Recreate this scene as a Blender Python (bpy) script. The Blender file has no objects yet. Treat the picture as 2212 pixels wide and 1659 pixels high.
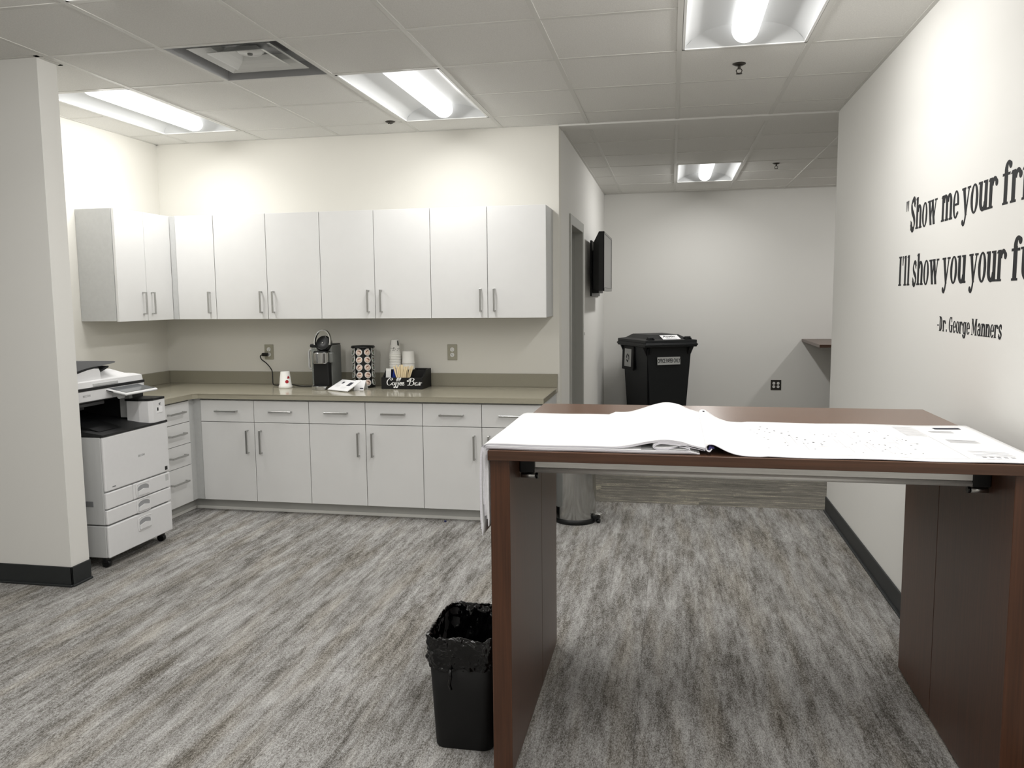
import bpy, bmesh, math, random
from mathutils import Vector, Matrix
random.seed(7)
SC = bpy.context.scene
COL = SC.collection
PI = math.pi
R = math.radians

# ------------------------------------------------------------------ camera, world, exposure
CAM_H = 1.49
YAW, PITCH, ROLL, FPX = -0.1939, -0.1058, -0.0095, 1749.37
def camera():
    cy, sy, cp, sp = math.cos(YAW), math.sin(YAW), math.cos(PITCH), math.sin(PITCH)
    fwd = Vector((sy*cp, cy*cp, sp)); r0 = Vector((cy, -sy, 0)); u0 = r0.cross(fwd)
    cr, sr = math.cos(ROLL), math.sin(ROLL)
    r = cr*r0 + sr*u0; u = cr*u0 - sr*r0
    cd = bpy.data.cameras.new('camera'); co = bpy.data.objects.new('camera', cd); COL.objects.link(co)
    m = Matrix((r, u, -fwd)).transposed().to_4x4(); m.translation = (0, 0, CAM_H)
    co.matrix_world = m
    cd.sensor_fit = 'HORIZONTAL'; cd.sensor_width = 36; cd.lens = FPX/2212*36
    cd.clip_start = 0.05; cd.clip_end = 60
    SC.camera = co
camera()
w = bpy.data.worlds.new('world'); SC.world = w; w.use_nodes = True
w.node_tree.nodes['Background'].inputs[0].default_value = (0.8, 0.8, 0.8, 1)
w.node_tree.nodes['Background'].inputs[1].default_value = 0.05
SC.view_settings.view_transform = 'Standard'; SC.view_settings.look = 'None'
SC.view_settings.gamma = 1; SC.view_settings.use_curve_mapping = False
SC.view_settings.exposure = -0.68
LENS_POWER = 3.6           # emission of every troffer lens as seen
TROFFER_W = 36.0           # watts every troffer sends into the room

# ------------------------------------------------------------------ materials
def rgb(h):
    h = h.lstrip('#'); c = [int(h[i:i+2], 16)/255 for i in (0, 2, 4)]
    return tuple(((x/12.92) if x <= .04045 else ((x+.055)/1.055)**2.4) for x in c) + (1,)
class NT:
    def __init__(s, name):
        s.m = bpy.data.materials.new(name); s.m.use_nodes = True
        s.t = s.m.node_tree; s.b = s.t.nodes['Principled BSDF']
    def n(s, typ, **kw):
        nd = s.t.nodes.new(typ)
        for k, v in kw.items():
            if k.startswith('i_'):
                k = k[2:]; k = int(k) if k.isdigit() else k.replace('_', ' ')
                if hasattr(v, 'links') or isinstance(v, bpy.types.NodeSocket): s.t.links.new(v, nd.inputs[k])
                else: nd.inputs[k].default_value = v
            else: setattr(nd, k, v)
        return nd
    def l(s, a, b): s.t.links.new(a, b)
    def math(s, op, a, b=0.0):
        nd = s.t.nodes.new('ShaderNodeMath'); nd.operation = op
        for i, v in enumerate((a, b)):
            if isinstance(v, bpy.types.NodeSocket): s.l(v, nd.inputs[i])
            else: nd.inputs[i].default_value = v
        return nd.outputs[0]
    def pos(s, scale, rnd=False, obj=False):
        if obj: src = s.n('ShaderNodeTexCoord').outputs['Object']
        else: src = s.n('ShaderNodeNewGeometry').outputs['Position']
        vm = s.n('ShaderNodeVectorMath', operation='MULTIPLY'); s.l(src, vm.inputs[0]); vm.inputs[1].default_value = scale
        if not rnd: return vm.outputs[0]
        oi = s.n('ShaderNodeObjectInfo')
        cx = s.n('ShaderNodeCombineXYZ'); a = s.math('MULTIPLY', oi.outputs['Random'], 91.7); b = s.math('MULTIPLY', oi.outputs['Random'], 37.3)
        s.l(a, cx.inputs[0]); s.l(b, cx.inputs[1]); s.l(a, cx.inputs[2])
        va = s.n('ShaderNodeVectorMath', operation='ADD'); s.l(vm.outputs[0], va.inputs[0]); s.l(cx.outputs[0], va.inputs[1])
        return va.outputs[0]
    def noise(s, vec, scale=1.0, detail=2.0, rough=.5):
        nd = s.n('ShaderNodeTexNoise'); s.l(vec, nd.inputs['Vector'])
        nd.inputs['Scale'].default_value = scale; nd.inputs['Detail'].default_value = detail; nd.inputs['Roughness'].default_value = rough
        return nd.outputs['Fac']
    def ramp(s, fac, stops):
        nd = s.n('ShaderNodeValToRGB'); s.l(fac, nd.inputs[0]); e = nd.color_ramp.elements
        while len(e) < len(stops): e.new(.5)
        for x, (p, c) in zip(e, stops): x.position = p; x.color = c
        return nd.outputs[0]
    def bump(s, h, strength, dist=.001):
        nd = s.n('ShaderNodeBump'); s.l(h, nd.inputs['Height']); nd.inputs['Strength'].default_value = strength; nd.inputs['Distance'].default_value = dist
        s.l(nd.outputs[0], s.b.inputs['Normal'])
def mat(name, col, rough=.5, metal=0.0, spec=.5, grain=0.0, gscale=40.0, stretch=(1, 1, 1), bump=0.0, trans=0.0, ior=1.45, coat=0.0):
    t = NT(name); c = rgb(col) if isinstance(col, str) else tuple(col)+(1,)
    b = t.b
    b.inputs['Base Color'].default_value = c; b.inputs['Roughness'].default_value = rough; b.inputs['Metallic'].default_value = metal
    b.inputs['Specular IOR Level'].default_value = spec; b.inputs['Transmission Weight'].default_value = trans; b.inputs['IOR'].default_value = ior
    b.inputs['Coat Weight'].default_value = coat
    if grain or bump:
        f = t.noise(t.pos(stretch), gscale, 4, .6)
        if grain:
            lo = tuple(x*(1-grain) for x in c[:3])+(1,); hi = tuple(min(1, x*(1+grain)) for x in c[:3])+(1,)
            t.l(t.ramp(f, [(.3, lo), (.7, hi)]), b.inputs['Base Color'])
        if bump: t.bump(f, bump)
    return t.m
def emit(name, col, s):
    t = NT(name); t.b.inputs['Base Color'].default_value = (.9, .9, .9, 1)
    t.b.inputs['Emission Color'].default_value = col+(1,); t.b.inputs['Emission Strength'].default_value = s
    return t.m
def carpet_main():
    t = NT('carpet_grey_streaked')
    a = t.noise(t.pos((16, 2.0, 1)), 1, 3, .6)
    b = t.noise(t.pos((66, 9, 1), True), 1, 2, .65)
    g = t.noise(t.pos((300, 105, 1), True), 1, 3, .8)
    h = t.noise(t.pos((3.0, 1.2, 1)), 1, 2, .5)
    v = t.math('ADD', t.math('MULTIPLY', a, .52), t.math('MULTIPLY', b, .34))
    v = t.math('ADD', v, t.math('MULTIPLY', h, .14))
    v = t.math('ADD', v, t.math('MULTIPLY', t.math('SUBTRACT', g, .5), 1.0))
    col = t.ramp(v, [(.20, rgb('#3a3733')), (.38, rgb('#6b6863')), (.50, rgb('#959390')), (.62, rgb('#b0afad')), (.82, rgb('#d6d5d3'))])
    k = t.noise(t.pos((9, 1.1, 1)), 1, 2, .5)
    warm = t.n('ShaderNodeMix', data_type='RGBA', blend_type='MULTIPLY'); t.l(t.ramp(k, [(.48, (0, 0, 0, 1)), (.66, (.7, .7, .7, 1))]), warm.inputs[0])
    t.l(col, warm.inputs[6]); warm.inputs[7].default_value = (.93, .885, .81, 1)
    t.l(warm.outputs[2], t.b.inputs['Base Color'])
    t.b.inputs['Roughness'].default_value = .95; t.b.inputs['Specular IOR Level'].default_value = .1
    t.bump(g, .6, .003)
    return t.m
def carpet_hall():
    t = NT('carpet_brown_cream')
    a = t.noise(t.pos((2.2, 15, 1), True), 1, 3, .62)
    b = t.noise(t.pos((12, 70, 1), True), 1, 2, .6)
    g = t.noise(t.pos((150, 260, 1), True), 1, 2, .7)
    v = t.math('ADD', t.math('MULTIPLY', a, .66), t.math('MULTIPLY', b, .34))
    v = t.math('ADD', v, t.math('MULTIPLY', t.math('SUBTRACT', g, .5), .5))
    col = t.ramp(v, [(.25, rgb('#54524c')), (.46, rgb('#74716a')), (.57, rgb('#85817a')), (.64, rgb('#b3ad98')), (.82, rgb('#cfc9b4'))])
    t.l(col, t.b.inputs['Base Color']); t.b.inputs['Roughness'].default_value = .95; t.b.inputs['Specular IOR Level'].default_value = .1
    t.bump(g, .6, .003)
    return t.m
def wood(name, axis, c0='#2f1c13', c1='#4a2d1e', rough=.38, spec=.5):
    t = NT(name)
    sc = {'x': (1.5, 60, 60), 'z': (60, 60, 1.5)}[axis]
    f = t.noise(t.pos(sc), 1.6, 5, .65)
    t.l(t.ramp(f, [(.3, rgb(c0)), (.7, rgb(c1))]), t.b.inputs['Base Color'])
    t.b.inputs['Roughness'].default_value = rough; t.b.inputs['Specular IOR Level'].default_value = spec
    return t.m
def tile_mat():
    t = NT('ceiling_tile_mineral')
    f = t.noise(t.pos((1, 1, 1)), 160, 3, .7); g = t.noise(t.pos((1, 1, 1)), 420, 1, .5)
    t.l(t.ramp(f, [(.25, rgb('#dad9d5')), (.7, rgb('#ebeae6'))]), t.b.inputs['Base Color'])
    t.b.inputs['Roughness'].default_value = .95; t.b.inputs['Specular IOR Level'].default_value = .1
    t.bump(g, .25, .002)
    return t.m
M = dict(
    paint=mat('wall_paint_offwhite', '#e3e2de', .75, spec=.25, bump=.06, gscale=220),
    paint_warmlit=mat('wall_paint_warm_light', '#e2e0d9', .75, spec=.25, bump=.06, gscale=220),  # same off-white paint, with the warmer kitchen light tinted into the colour
    tile=tile_mat(), tee=mat('white_grid_metal', '#d6d5d0', .5),
    carpet=carpet_main(), hall=carpet_hall(), slab=mat('subfloor', '#55534f', .9),
    rubber=mat('black_rubber_base', '#26292a', .5, grain=.06),
    cab=mat('white_laminate', '#e2e2e1', .38, grain=.012, gscale=6), carc=mat('cabinet_carcass', '#c4c5c4', .5, grain=.03),
    gap=mat('dark_gap', '#3a3a38', .8), toe=mat('toe_kick_grey', '#bcbcb8', .6), bead=mat('toe_bead_white', '#e0dfda', .5),
    counter=mat('taupe_solid_surface', '#a5a08f', .14, grain=.05, gscale=300, spec=.5), splash=mat('taupe_splash', '#938f80', .3, grain=.05, gscale=300),
    nickel=mat('brushed_nickel', '#b9b9b7', .28, 1.0, grain=.06, gscale=300),
    woodx=wood('walnut_plain', 'x', '#3c271c', '#553a2a', .3), woodtop_sheen=wood('walnut_painted_sheen', 'x', '#5c3f2f', '#7b5c49', .24, .95), woodz=wood('walnut_panel', 'z', '#3d2517', '#563523', .32),  # top is the same walnut, lightened to paint in its grazing sheen
    alu=mat('brushed_aluminium', '#efeeeb', .35, .3, grain=.08, stretch=(2, 80, 80), gscale=5),
    blk=mat('black_plastic', '#101112', .4, grain=.1), blkgl=mat('black_gloss', '#08090a', .18), blkmat=mat('black_matt', '#060607', .6),
    bag=mat('black_bin_liner', '#060607', .13, bump=.6, gscale=60), steel=mat('stainless_steel', '#b9b9b7', .14, 1.0, grain=.03, stretch=(30, 30, 1), gscale=20),
    paper=mat('white_paper', '#f3f3f4', .85, spec=.2), paper2=mat('paper_edges', '#dddbe2', .9, spec=.1, grain=.1, stretch=(4, 4, 300), gscale=3),
    ink=mat('grey_print', '#b4b4b8', .9), ink2=mat('faint_print', '#dcdcde', .9), inkd=mat('dark_print', '#3d3f48', .9), purple=mat('purple_bind', '#4b4580', .6),
    prw=mat('printer_white', '#e3e3e4', .45, grain=.01), prg=mat('printer_light_grey', '#c3c4c4', .5), prr=mat('printer_recess_shade', '#9a9b9d', .5), prd=mat('printer_dark', '#1b1c1d', .5, grain=.1), prm=mat('printer_mid_grey', '#77787a', .45),
    scr=mat('touch_screen', '#6f7274', .12), clear=mat('clear_plastic', '#e8efef', .06, trans=.9, ior=1.2),
    greyp=mat('dark_grey_plastic', '#6d6f6c', .42, grain=.04), cream=mat('cream_lid', '#e8cfc0', .5), brown=mat('brown_print', '#6d4b3c', .5), greenlid=mat('green_grey_lid', '#8d968a', .5),
    cup=mat('white_paper_cup', '#f0efea', .6), cupk=mat('cup_black_print', '#3e403a', .7), red=mat('red_print', '#b3202b', .5), stick=mat('birch_stick', '#f0ddb6', .7, grain=.08, stretch=(20, 20, 3), gscale=10),
    blue=mat('blue_packet', '#1f3fa8', .4), navy=mat('navy_cup', '#1c2355', .5), white=mat('white_plastic', '#ececea', .4),
    cart=mat('cart_black_plastic', '#0f1215', .5, grain=.1, gscale=60), label=mat('silver_label', '#b9bab8', .5), frame=mat('painted_door_frame', '#a9a9a4', .5), door=mat('door_grey', '#8e8e88', .5),
    tvs=mat('tv_screen', '#303134', .16), txt=mat('black_vinyl', '#0d0f14', .6), gtxt=mat('grey_badge', '#9a9b9c', .5), wtxt=mat('white_lettering', '#f2f2f2', .5),
    outplate=mat('satin_steel_plate', '#aaa797', .4, .25), bronze=mat('dark_bronze', '#47443f', .35, .7), brplate=mat('brown_plate', '#2d2b27', .45), vent=mat('vent_white_metal', '#dfe0de', .3), ventd=mat('vent_grey_metal', '#7b7c7b', .5), ventb=mat('vent_box', '#b4b5b6', .45),
    refl=mat('white_reflector', '#cfd1d2', .4), lens=emit('lit_lens', (1.0, .99, .97), LENS_POWER), led=mat('blue_cap', '#20285a', .4),
)

# ------------------------------------------------------------------ mesh helpers
class MB:
    def __init__(s): s.bm = bmesh.new()
    def _xf(s, vs, m):
        if m is not None: bmesh.ops.transform(s.bm, matrix=m, verts=vs)
    def box(s, x0, x1, y0, y1, z0, z1, bev=0.0, mi=0, m=None, seg=1):
        r = bmesh.ops.create_cube(s.bm, size=1.0); vs = r['verts']
        for v in vs: v.co = Vector(((x0+x1)/2 + v.co.x*(x1-x0), (y0+y1)/2 + v.co.y*(y1-y0), (z0+z1)/2 + v.co.z*(z1-z0)))
        fs = set(f for v in vs for f in v.link_faces)
        for f in fs: f.material_index = mi
        if bev > 0:
            es = list(set(e for v in vs for e in v.link_edges))
            rr = bmesh.ops.bevel(s.bm, geom=es, offset=bev, segments=seg, profile=.5, affect='EDGES')
            for f in rr['faces']: f.material_index = mi
            vs = list(set(v for f in rr['faces'] for v in f.verts) | set(v for v in vs if v.is_valid))
            allv = set(vs)
            st = list(vs)
            while st:
                v = st.pop()
                for e in v.link_edges:
                    o = e.other_vert(v)
                    if o not in allv: allv.add(o); st.append(o)
            vs = list(allv)
        s._xf(vs, m); return s
    def face(s, pts, mi=0):
        vs = [s.bm.verts.new(p) for p in pts]
        f = s.bm.faces.new(vs); f.material_index = mi; return vs
    def loft(s, rings, closed=True, cap0=True, cap1=True, mi=0, smooth=False, m=None):
        L = [[s.bm.verts.new(p) for p in r] for r in rings]; n = len(L[0])
        for a, b in zip(L[:-1], L[1:]):
            for i in range(n if closed else n-1):
                j = (i+1) % n
                f = s.bm.faces.new((a[i], a[j], b[j], b[i])); f.material_index = mi; f.smooth = smooth
        if closed and cap0: s.bm.faces.new(list(reversed(L[0]))).material_index = mi
        if closed and cap1: s.bm.faces.new(L[-1]).material_index = mi
        s._xf([v for r in L for v in r], m); return s
    def lathe(s, prof, c=(0, 0, 0), n=24, mi=0, m=None, cap0=True, cap1=True, smooth=True):
        rings = [[(c[0]+r*math.cos(2*PI*k/n), c[1]+r*math.sin(2*PI*k/n), c[2]+z) for k in range(n)] for r, z in prof]
        return s.loft(rings, True, cap0, cap1, mi, smooth, m)
    def cyl(s, p0, p1, r, n=12, mi=0, r1=None, smooth=True):
        p0, p1 = Vector(p0), Vector(p1); d = (p1-p0).normalized(); a = d.orthogonal().normalized(); b = d.cross(a)
        r1 = r if r1 is None else r1
        ring = lambda p, q: [tuple(p + a*(q*math.cos(2*PI*k/n)) + b*(q*math.sin(2*PI*k/n))) for k in range(n)]
        return s.loft([ring(p0, r), ring(p1, r1)], True, True, True, mi, smooth)
    def tube(s, pts, r, n=8, mi=0):
        pts = [Vector(p) for p in pts]; rings = []; a = None
        for i, p in enumerate(pts):
            d = (pts[min(i+1, len(pts)-1)] - pts[max(i-1, 0)]).normalized()
            if a is None: a = d.orthogonal().normalized()
            a = (a - d*a.dot(d)).normalized(); b = d.cross(a)
            rings.append([tuple(p + a*(r*math.cos(2*PI*k/n)) + b*(r*math.sin(2*PI*k/n))) for k in range(n)])
        return s.loft(rings, True, True, True, mi, True)
    def prism(s, poly, ax, a0, a1, mi=0, m=None, smooth=False):
        """poly: 2D points; ax = extrusion axis. x:(y,z) y:(x,z) z:(x,y)"""
        def P(p, a): return {'x': (a, p[0], p[1]), 'y': (p[0], a, p[1]), 'z': (p[0], p[1], a)}[ax]
        return s.loft([[P(p, a0) for p in poly], [P(p, a1) for p in poly]], True, True, True, mi, smooth, m)
    def ribbon(s, prof, ys, zf=None, th=.002, mi=0, edge=None):
        """a sheet whose (x,z) profile runs along ys; thickness th below"""
        n = len(prof); up = []; dn = []
        for i in range(n):
            a = Vector(prof[max(i-1, 0)]); b = Vector(prof[min(i+1, n-1)]); d = (b-a).normalized(); nn = Vector((-d.y, d.x))
            up.append(Vector(prof[i]) + nn*th/2); dn.append(Vector(prof[i]) - nn*th/2)
        loop = up + list(reversed(dn))
        rings = []
        for y in ys:
            rings.append([(p.x, y, zf(p.x, y, p.y) if zf else p.y) for p in loop])
        L = [[s.bm.verts.new(p) for p in r] for r in rings]; k = len(loop)
        for a, b in zip(L[:-1], L[1:]):
            for i in range(k):
                j = (i+1) % k
                f = s.bm.faces.new((a[i], a[j], b[j], b[i])); f.material_index = mi; f.smooth = i not in (n-1, k-1)
        for ring, rev in ((L[0], 1), (L[-1], 0)):
            for i in range(n-1):
                q = [ring[i], ring[i+1], ring[k-2-i], ring[k-1-i]]
                f = s.bm.faces.new(q); f.material_index = mi if edge is None else edge
        return s
    def mesh(s, name):
        bmesh.ops.recalc_face_normals(s.bm, faces=s.bm.faces[:])
        me = bpy.data.meshes.new(name); s.bm.to_mesh(me); s.bm.free(); return me
WM = {}
def obj(name, mb, mats, parent=None, local=False):
    me = mb if isinstance(mb, bpy.types.Mesh) else mb.mesh(name)
    if not isinstance(mb, bpy.types.Mesh):
        for m in (mats if isinstance(mats, (list, tuple)) else [mats]): me.materials.append(M[m] if isinstance(m, str) else m)
        if parent is not None and not local: me.transform(WM[parent.name].inverted())
    o = bpy.data.objects.new(name, me); COL.objects.link(o)
    if parent is not None:
        o.parent = parent; WM[o.name] = WM[parent.name].copy()
    else: WM[o.name] = Matrix()
    return o
def thing(name, label, cat, loc=(0, 0, 0), rz=0.0, group=None):
    o = bpy.data.objects.new(name, None); COL.objects.link(o); o.empty_display_size = .05
    o.location = loc; o.rotation_euler = (0, 0, rz); WM[o.name] = Matrix.Translation(loc) @ Matrix.Rotation(rz, 4, 'Z')
    return tag(o, label, cat, group)
def tag(o, label, cat, group=None):
    o['label'] = label; o['category'] = cat
    if group: o['group'] = group
    return o
def struct(o): o['kind'] = 'structure'; return o
def plabel(o, l): o['label'] = l; return o
def copy_tree(o, parent=None):
    c = o.copy(); COL.objects.link(c)
    if parent: c.parent = parent
    for ch in list(o.children): copy_tree(ch, c)
    return c
def bez(pts, n=8):
    """Catmull-Rom through points (2D or 3D)"""
    P = [Vector(p) for p in pts]; P = [P[0]*2-P[1]] + P + [P[-1]*2-P[-2]]; out = []
    for i in range(1, len(P)-2):
        for k in range(n):
            t = k/n; a, b, c, d = P[i-1], P[i], P[i+1], P[i+2]
            out.append(.5*((2*b) + (c-a)*t + (2*a-5*b+4*c-d)*t*t + (3*b-a-3*c+d)*t*t*t))
    out.append(P[-2]); return out

# ------------------------------------------------------------------ room shell
CZ = 2.693
G = .6096
X0, Y0, Y1 = .0265, 4.2297, 6.5193
XR, YK, XL, XH, YB = 1.07, 5.78, -3.92, -.785, 9.75
PX, PY0, PY1 = -3.08, 3.61, 3.745
fl = struct(obj('floor', MB().box(-6.2, 4.2, -3.2, 9.9, -.1, -.004).box(-6.2, 1.2, -3.2, 1.48, -.004, 0), ['carpet']))
fl['label'] = 'grey streaked carpet floor'
def carpet_tiles():
    me = {}
    def one(x0, x1, y0, y1, m):
        k = (round(x1-x0, 3), round(y1-y0, 3), m)
        if k not in me:
            b = MB().box(0, x1-x0-.0008, 0, y1-y0-.0008, -.004, 0); mm = b.mesh('carpet_tile'); mm.materials.append(M[m]); me[k] = mm
        o = bpy.data.objects.new('carpet_tile', me[k]); COL.objects.link(o); o.parent = fl; o.location = (x0, y0, 0)
    ye = 5.83
    ys = [1.48, 1.70] + [1.70+G*i for i in range(1, 7)] + [ye]
    xs = [-6.2+G*i for i in range(12)] + [XR]
    for a, b in zip(ys[:-1], ys[1:]):
        for c, d in zip(xs[:-1], xs[1:]):
            if d < -4.4 and b < 3.7 and a > 2.6 and d < -5: pass
            one(c, d, a, b, 'carpet')
    y = ye; k = 0
    while y < YB:
        y2 = min(y+.25, YB); x = XH-.37*((k*2) % 3)/1.0
        while x < 4.1:
            x2 = x+1.0; a = max(x, XH)
            if x2 > a: one(a, min(x2, 4.1), y, y2, 'hall')
            x = x2
        y = y2; k += 1
carpet_tiles()

def wall(name, *boxes, m='paint'):
    b = MB()
    for q in boxes: b.box(*q)
    return struct(obj(name, b, m))
H = CZ+.09
wall('wall_kitchen', (XL-.12, XH, YK, YK+.12, 0, H), m='paint_warmlit')
wall('wall_left', (XL-.12, XL, PY1, YK, 0, H), m='paint_warmlit')
wall('wall_partition', (-6.2, PX, PY0, PY1, 0, H))
wall('wall_right', (XR, XR+.13, -3.2, 5.80, 0, H))
DY0, DY1, DZ = 6.42, 7.295, 2.09
wall('wall_hall_left', (XH-.14, XH, YK+.12, DY0, 0, H), (XH-.14, XH, DY1, YB, 0, H), (XH-.14, XH, DY0, DY1, DZ, H))
wall('wall_hall_back', (XH-.14, 4.2, YB, YB+.12, 0, H))
wall('wall_hall_right', (4.1, 4.2, 5.8, YB, 0, H))
wall('wall_hall_front', (XR+.13, 4.2, 5.68, 5.80, 0, H))
wall('wall_back', (-6.2, 1.2, -3.2, -3.08, 0, H))
wall('wall_far_left', (-6.3, -6.2, -3.2, PY1, 0, H))
def base(name, *segs):
    b = MB()
    for (xa, ya, xb, yb, nx, ny) in segs:
        t = .009
        x0, x1 = sorted((xa, xb)); y0, y1 = sorted((ya, yb))
        if nx: 
            x0, x1 = sorted((xa, xa+nx*t)); b.box(x0, x1, y0, y1, 0, .105, .002); x0, x1 = sorted((xa, xa+nx*.02)); b.box(x0, x1, y0, y1, 0, .012, .003)
        else: 
            y0, y1 = sorted((ya, ya+ny*t)); b.box(x0, x1, y0, y1, 0, .105, .002); y0, y1 = sorted((ya, ya+ny*.02)); b.box(x0, x1, y0, y1, 0, .012, .003)
    return struct(obj(name, b, 'rubber'))
base('baseboard_right', (XR, -3, XR, 5.80, -1, 0))
base('baseboard_partition', (-6.2, PY0, PX+.009, PY0, 0, -1), (PX, PY0-.009, PX, PY1, 1, 0))
base('baseboard_hall', (XH, YK, XH, DY0-.06, 1, 0), (XH, DY1+.06, XH, YB, 1, 0), (XH, YB, 4.1, YB, 0, -1))

# door in hall wall
dr = struct(obj('door_1', MB().box(XH-.135, XH-.095, DY0+.03, DY1-.03, .01, DZ-.03, .002), 'door'))
b = MB()
for q in ((XH-.14, XH+.012, DY0-.05, DY0+.03, 0, DZ+.05), (XH-.14, XH+.012, DY1-.03, DY1+.05, 0, DZ+.05), (XH-.139, XH+.012, DY0+.03, DY1-.03, DZ-.03, DZ+.05)): b.box(*q, .002)
b.box(XH-.09, XH-.06, DY0+.03, DY0+.045, 0, DZ-.03).box(XH-.09, XH-.06, DY1-.045, DY1-.03, 0, DZ-.03)
obj('door_frame', b, 'frame', dr)
b = MB(); b.cyl((XH-.095, DY0+.10, 1.0), (XH-.05, DY0+.10, 1.0), .012); b.box(XH-.06, XH-.045, DY0+.09, DY0+.2, .99, 1.01, .003)
obj('door_handle', b, 'nickel', dr)

# ------------------------------------------------------------------ ceiling: slab, tiles, tees
cl = struct(obj('ceiling', MB().box(-6.2, 4.2, -3.2, 9.9, CZ+.09, CZ+.14).box(-6.2, XR, -3.2, 1.79, CZ, CZ+.09), 'tile'))
LIGHTS = [(-6, 0, 2), (-3, 0, 2), (0, -2, 0), (-4, -4, -2)]     # column, first row, last row of the 2 x 4 troffers in view
cells = set()
for i, a, bq in LIGHTS:
    for j in range(a, bq): cells.add((i, j))
VENT = (-4, -1)
def ceiling_tiles():
    me = {}
    def one(x0, x1, y0, y1):
        k = (round(x1-x0, 3), round(y1-y0, 3))
        if k not in me:
            b = MB().box(.0012, x1-x0-.0012, .0012, y1-y0-.0012, 0, .016, .0015); mm = b.mesh('ceiling_tile'); mm.materials.append(M['tile']); me[k] = mm
        o = bpy.data.objects.new('ceiling_tile', me[k]); COL.objects.link(o); o.parent = cl; o.location = (x0, y0, CZ)
    gx = lambda i: X0+G*i
    gy = lambda j: Y0+G*j
    for j in range(-4, 3):
        ya, yb = gy(j), min(gy(j+1), YK)
        for i in range(-10, 2):
            xa, xb = max(gx(i), -6.2), min(gx(i+1), XR)
            if (i, j) in cells or (i, j) == VENT: continue
            if yb <= PY0+.05: one(xa, xb, ya, yb)
            elif ya >= PY0:
                if xb <= XL+.05: continue
                one(max(xa, XL), xb, ya, yb)
            else: one(xa, xb, ya, yb)
    hy = [5.935] + [Y1+G*j for j in range(0, 6)] + [YB]
    for r_, (ya, yb) in enumerate(zip(hy[:-1], hy[1:])):
        for i in range(-2, 7):
            xa, xb = max(gx(i), XH), min(gx(i+1), 4.1)
            if xb-xa < .03 or (i in (0, 4) and r_ in (3, 4)): continue
            one(xa, xb, ya, yb)
    # tees
    w2 = .012; t0, t1 = CZ-.003, CZ+.02
    for i in range(-10, 2):
        x = gx(i)
        if x < XL: obj('grid_tee', MB().box(x-w2, x+w2, 1.79, PY0, t0, t1), 'tee', cl)
        else: obj('grid_tee', MB().box(x-w2, x+w2, 1.79, YK, t0, t1), 'tee', cl)
    for j in range(-4, 3):
        y = gy(j); xa = -6.2 if y < PY0 else XL
        for i in range(-11, 2):
            a_, b_ = max(gx(i), xa), min(gx(i+1), XR)
            if b_-a_ < .03 or ((i, j) in cells and (i, j-1) in cells): continue
            obj('grid_tee', MB().box(a_+w2, b_-w2 if b_ < XR else b_, y-w2, y+w2, t0+.0006, t1), 'tee', cl)
    for i in range(-1, 7):
        x = gx(i); obj('grid_tee', MB().box(x-w2, x+w2, 5.93, YB, t0, t1), 'tee', cl)
    for j in range(0, 6):
        y = Y1+G*j
        for i in range(-2, 7):
            a_, b_ = max(gx(i), XH), min(gx(i+1), 4.1)
            if b_-a_ < .03 or (i in (0, 4) and j == 3): continue
            obj('grid_tee', MB().box(a_+w2, b_-w2 if b_ < 4.09 else b_, y-w2, y+w2, t0+.0006, t1), 'tee', cl)
    # wall angles
    for q in ((XR-.02, XR, 1.79, YK), (XL, XL+.02, PY1, YK), (XL, XH, YK-.02, YK), (XH, XH+.02, 5.93, YB), (XH, 4.1, YB-.02, YB), (PX, PX+.02, PY0-.02, PY1+.02), (-6.2, PX+.02, PY0-.02, PY0), (XL, PX+.02, PY1, PY1+.02)):
        obj('wall_angle', MB().box(*q, t0+.0003, t1), 'tee', cl)
ceiling_tiles()
struct(obj('trim_1', MB().box(XH, XR+.13, YK, 5.935, CZ-.012, CZ+.09, .002), 'paint'))
struct(obj('trim_2', MB().box(XR+.13, 4.1, 5.80, 5.935, CZ-.012, CZ+.09, .002), 'paint'))

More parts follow.
